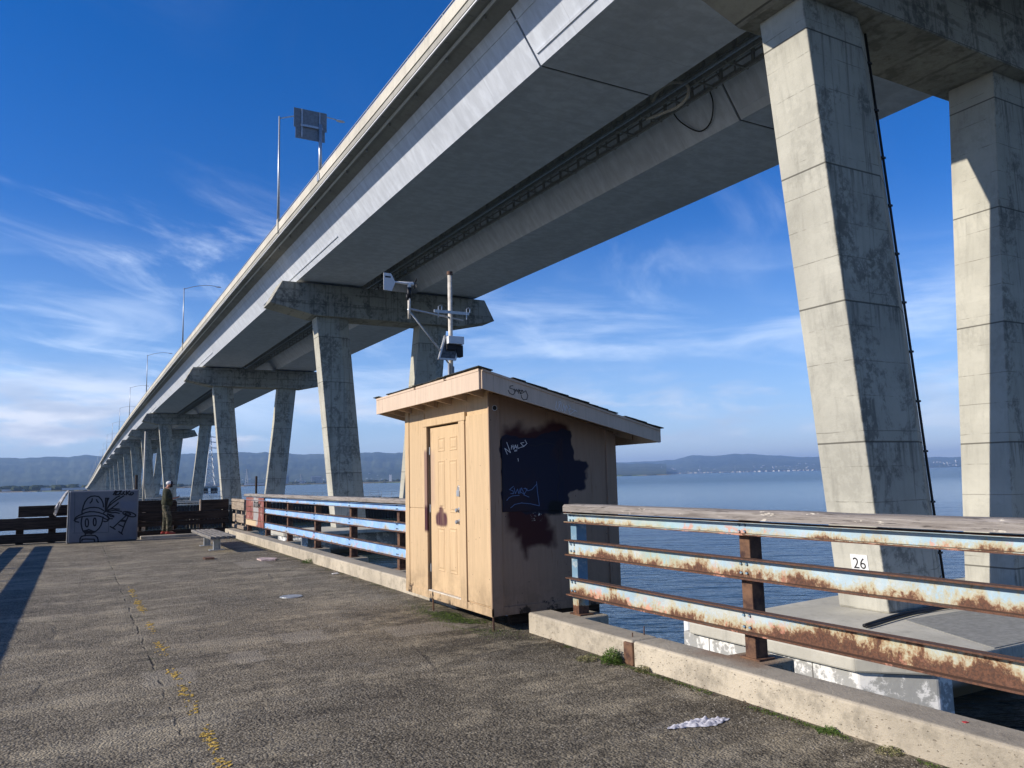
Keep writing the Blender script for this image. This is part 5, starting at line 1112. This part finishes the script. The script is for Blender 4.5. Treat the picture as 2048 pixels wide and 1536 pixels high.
skin('trousers', [(0, 0, 1.0), (0, 0, .90), (0, .085, .78), (.025, .105, .5), (-.015, .115, .16), (-.01, .115, .07), (.02, -.085, .78), (.10, -.11, .5), (.095, -.12, .16), (.10, -.12, .07)], [(0,1),(1,2),(2,3),(3,4),(4,5),(1,6),(6,7),(7,8),(8,9)],
     [(.16,.17), (.165,.175), .115, .10, .09, .085, .115, .10, .09, .085], M_CAMO, PE, 1, 2)
def at(v): return tuple(PB+Vector(v))
for fx, fy in ((-.02, .12), (.10, -.12)):
    mb = MB(); rg = []
    for x, w_, h in ((-.10, .035, .06), (-.06, .048, .085), (0, .046, .085), (.07, .052, .065), (.15, .052, .05), (.20, .03, .035)):
        rg.append([at((fx+x, fy-w_, .004)), at((fx+x, fy+w_, .004)), at((fx+x, fy+w_*.9, h*.7)), at((fx+x, fy, h)), at((fx+x, fy-w_*.9, h*.7))])
    mb.loft(rg).build('shoe', M_SHOE, PE, bevel=.01)
HC = Vector((.098, 0, 1.585))
mb = MB(); mb.ball(at((HC.x+.035, 0, HC.z-.055)), .062, .062, .05, 12, 8).build('beard', M_BEARD, PE, smooth=True)
mb = MB(); mb.tube([at((HC.x+.085, 0, HC.z+.015)), at((HC.x+.115, 0, HC.z-.02))], [.008, .014], 8).build('nose', M_SKIN, PE, smooth=True)
for s_ in (-1, 1):
    MB().ball(at((HC.x+.085, s_*.033, HC.z+.012)), .009, .011, .008, 8, 6).build('eye', M_BEARD, PE, smooth=True)
    MB().ball(at((HC.x-.005, s_*.085, HC.z-.005)), .02, .012, .03, 8, 6).build('ear', M_SKIN, PE, smooth=True)
mb = MB(); mb.ball(at((HC.x-.012, 0, HC.z+.040)), .100, .086, .072, 16, 10)
cp = mb.build('cap', M_CAPW, PE, smooth=True)
mb = MB(); mb.ball(at((HC.x+.035, 0, HC.z+.040)), .068, .080, .069, 14, 8).build('cap_front', M_NAVY, cp, smooth=True)
mb = MB(); rg = []
for k in range(9):
    a_ = -1.15+k*2.3/8; rg.append([at((HC.x+.05+.035*math.cos(a_), .088*math.sin(a_), HC.z+.025)), at((HC.x+.06+.125*math.cos(a_), .095*math.sin(a_), HC.z-.008)), at((HC.x+.06+.125*math.cos(a_), .095*math.sin(a_), HC.z-.014)), at((HC.x+.05+.035*math.cos(a_), .088*math.sin(a_), HC.z+.018))])
mb.loft(rg).build('cap_brim', M_NAVY, cp)
ph = MB(); o_ = PB+Vector((.395, 0, 1.205)); quadbox(ph, o_+Vector((-.03, -.06, -.04)), Vector((0, .12, 0)), Vector((.035, 0, .075)), Vector((.008, 0, -.004)))
o = ph.build('smartphone', M_BLACK, None); solo(o, o_); tag(o, 'dark smartphone held in both hands by the standing person', 'smartphone')
# ================================================================ haze
hz = MB().box(-24000, 24000, -3000, 20500, WZ-2.5, 500).build('haze', None, None, kind='stuff')
hm = bpy.data.materials.new('haze'); hm.use_nodes = True; hm.node_tree.nodes.clear(); NN = NT(hm.node_tree)
pv_ = NN.new('ShaderNodeVolumePrincipled'); pv_.inputs['Color'].default_value = (.41, .64, 1, 1); pv_.inputs['Density'].default_value = 7.0e-5; pv_.inputs['Anisotropy'].default_value = .1
out = NN.new('ShaderNodeOutputMaterial'); hm.node_tree.links.new(pv_.outputs[0], out.inputs['Volume']); hz.data.materials.append(hm)
for o in sc.objects:
    if o.parent and 'category' in o: del o['category']
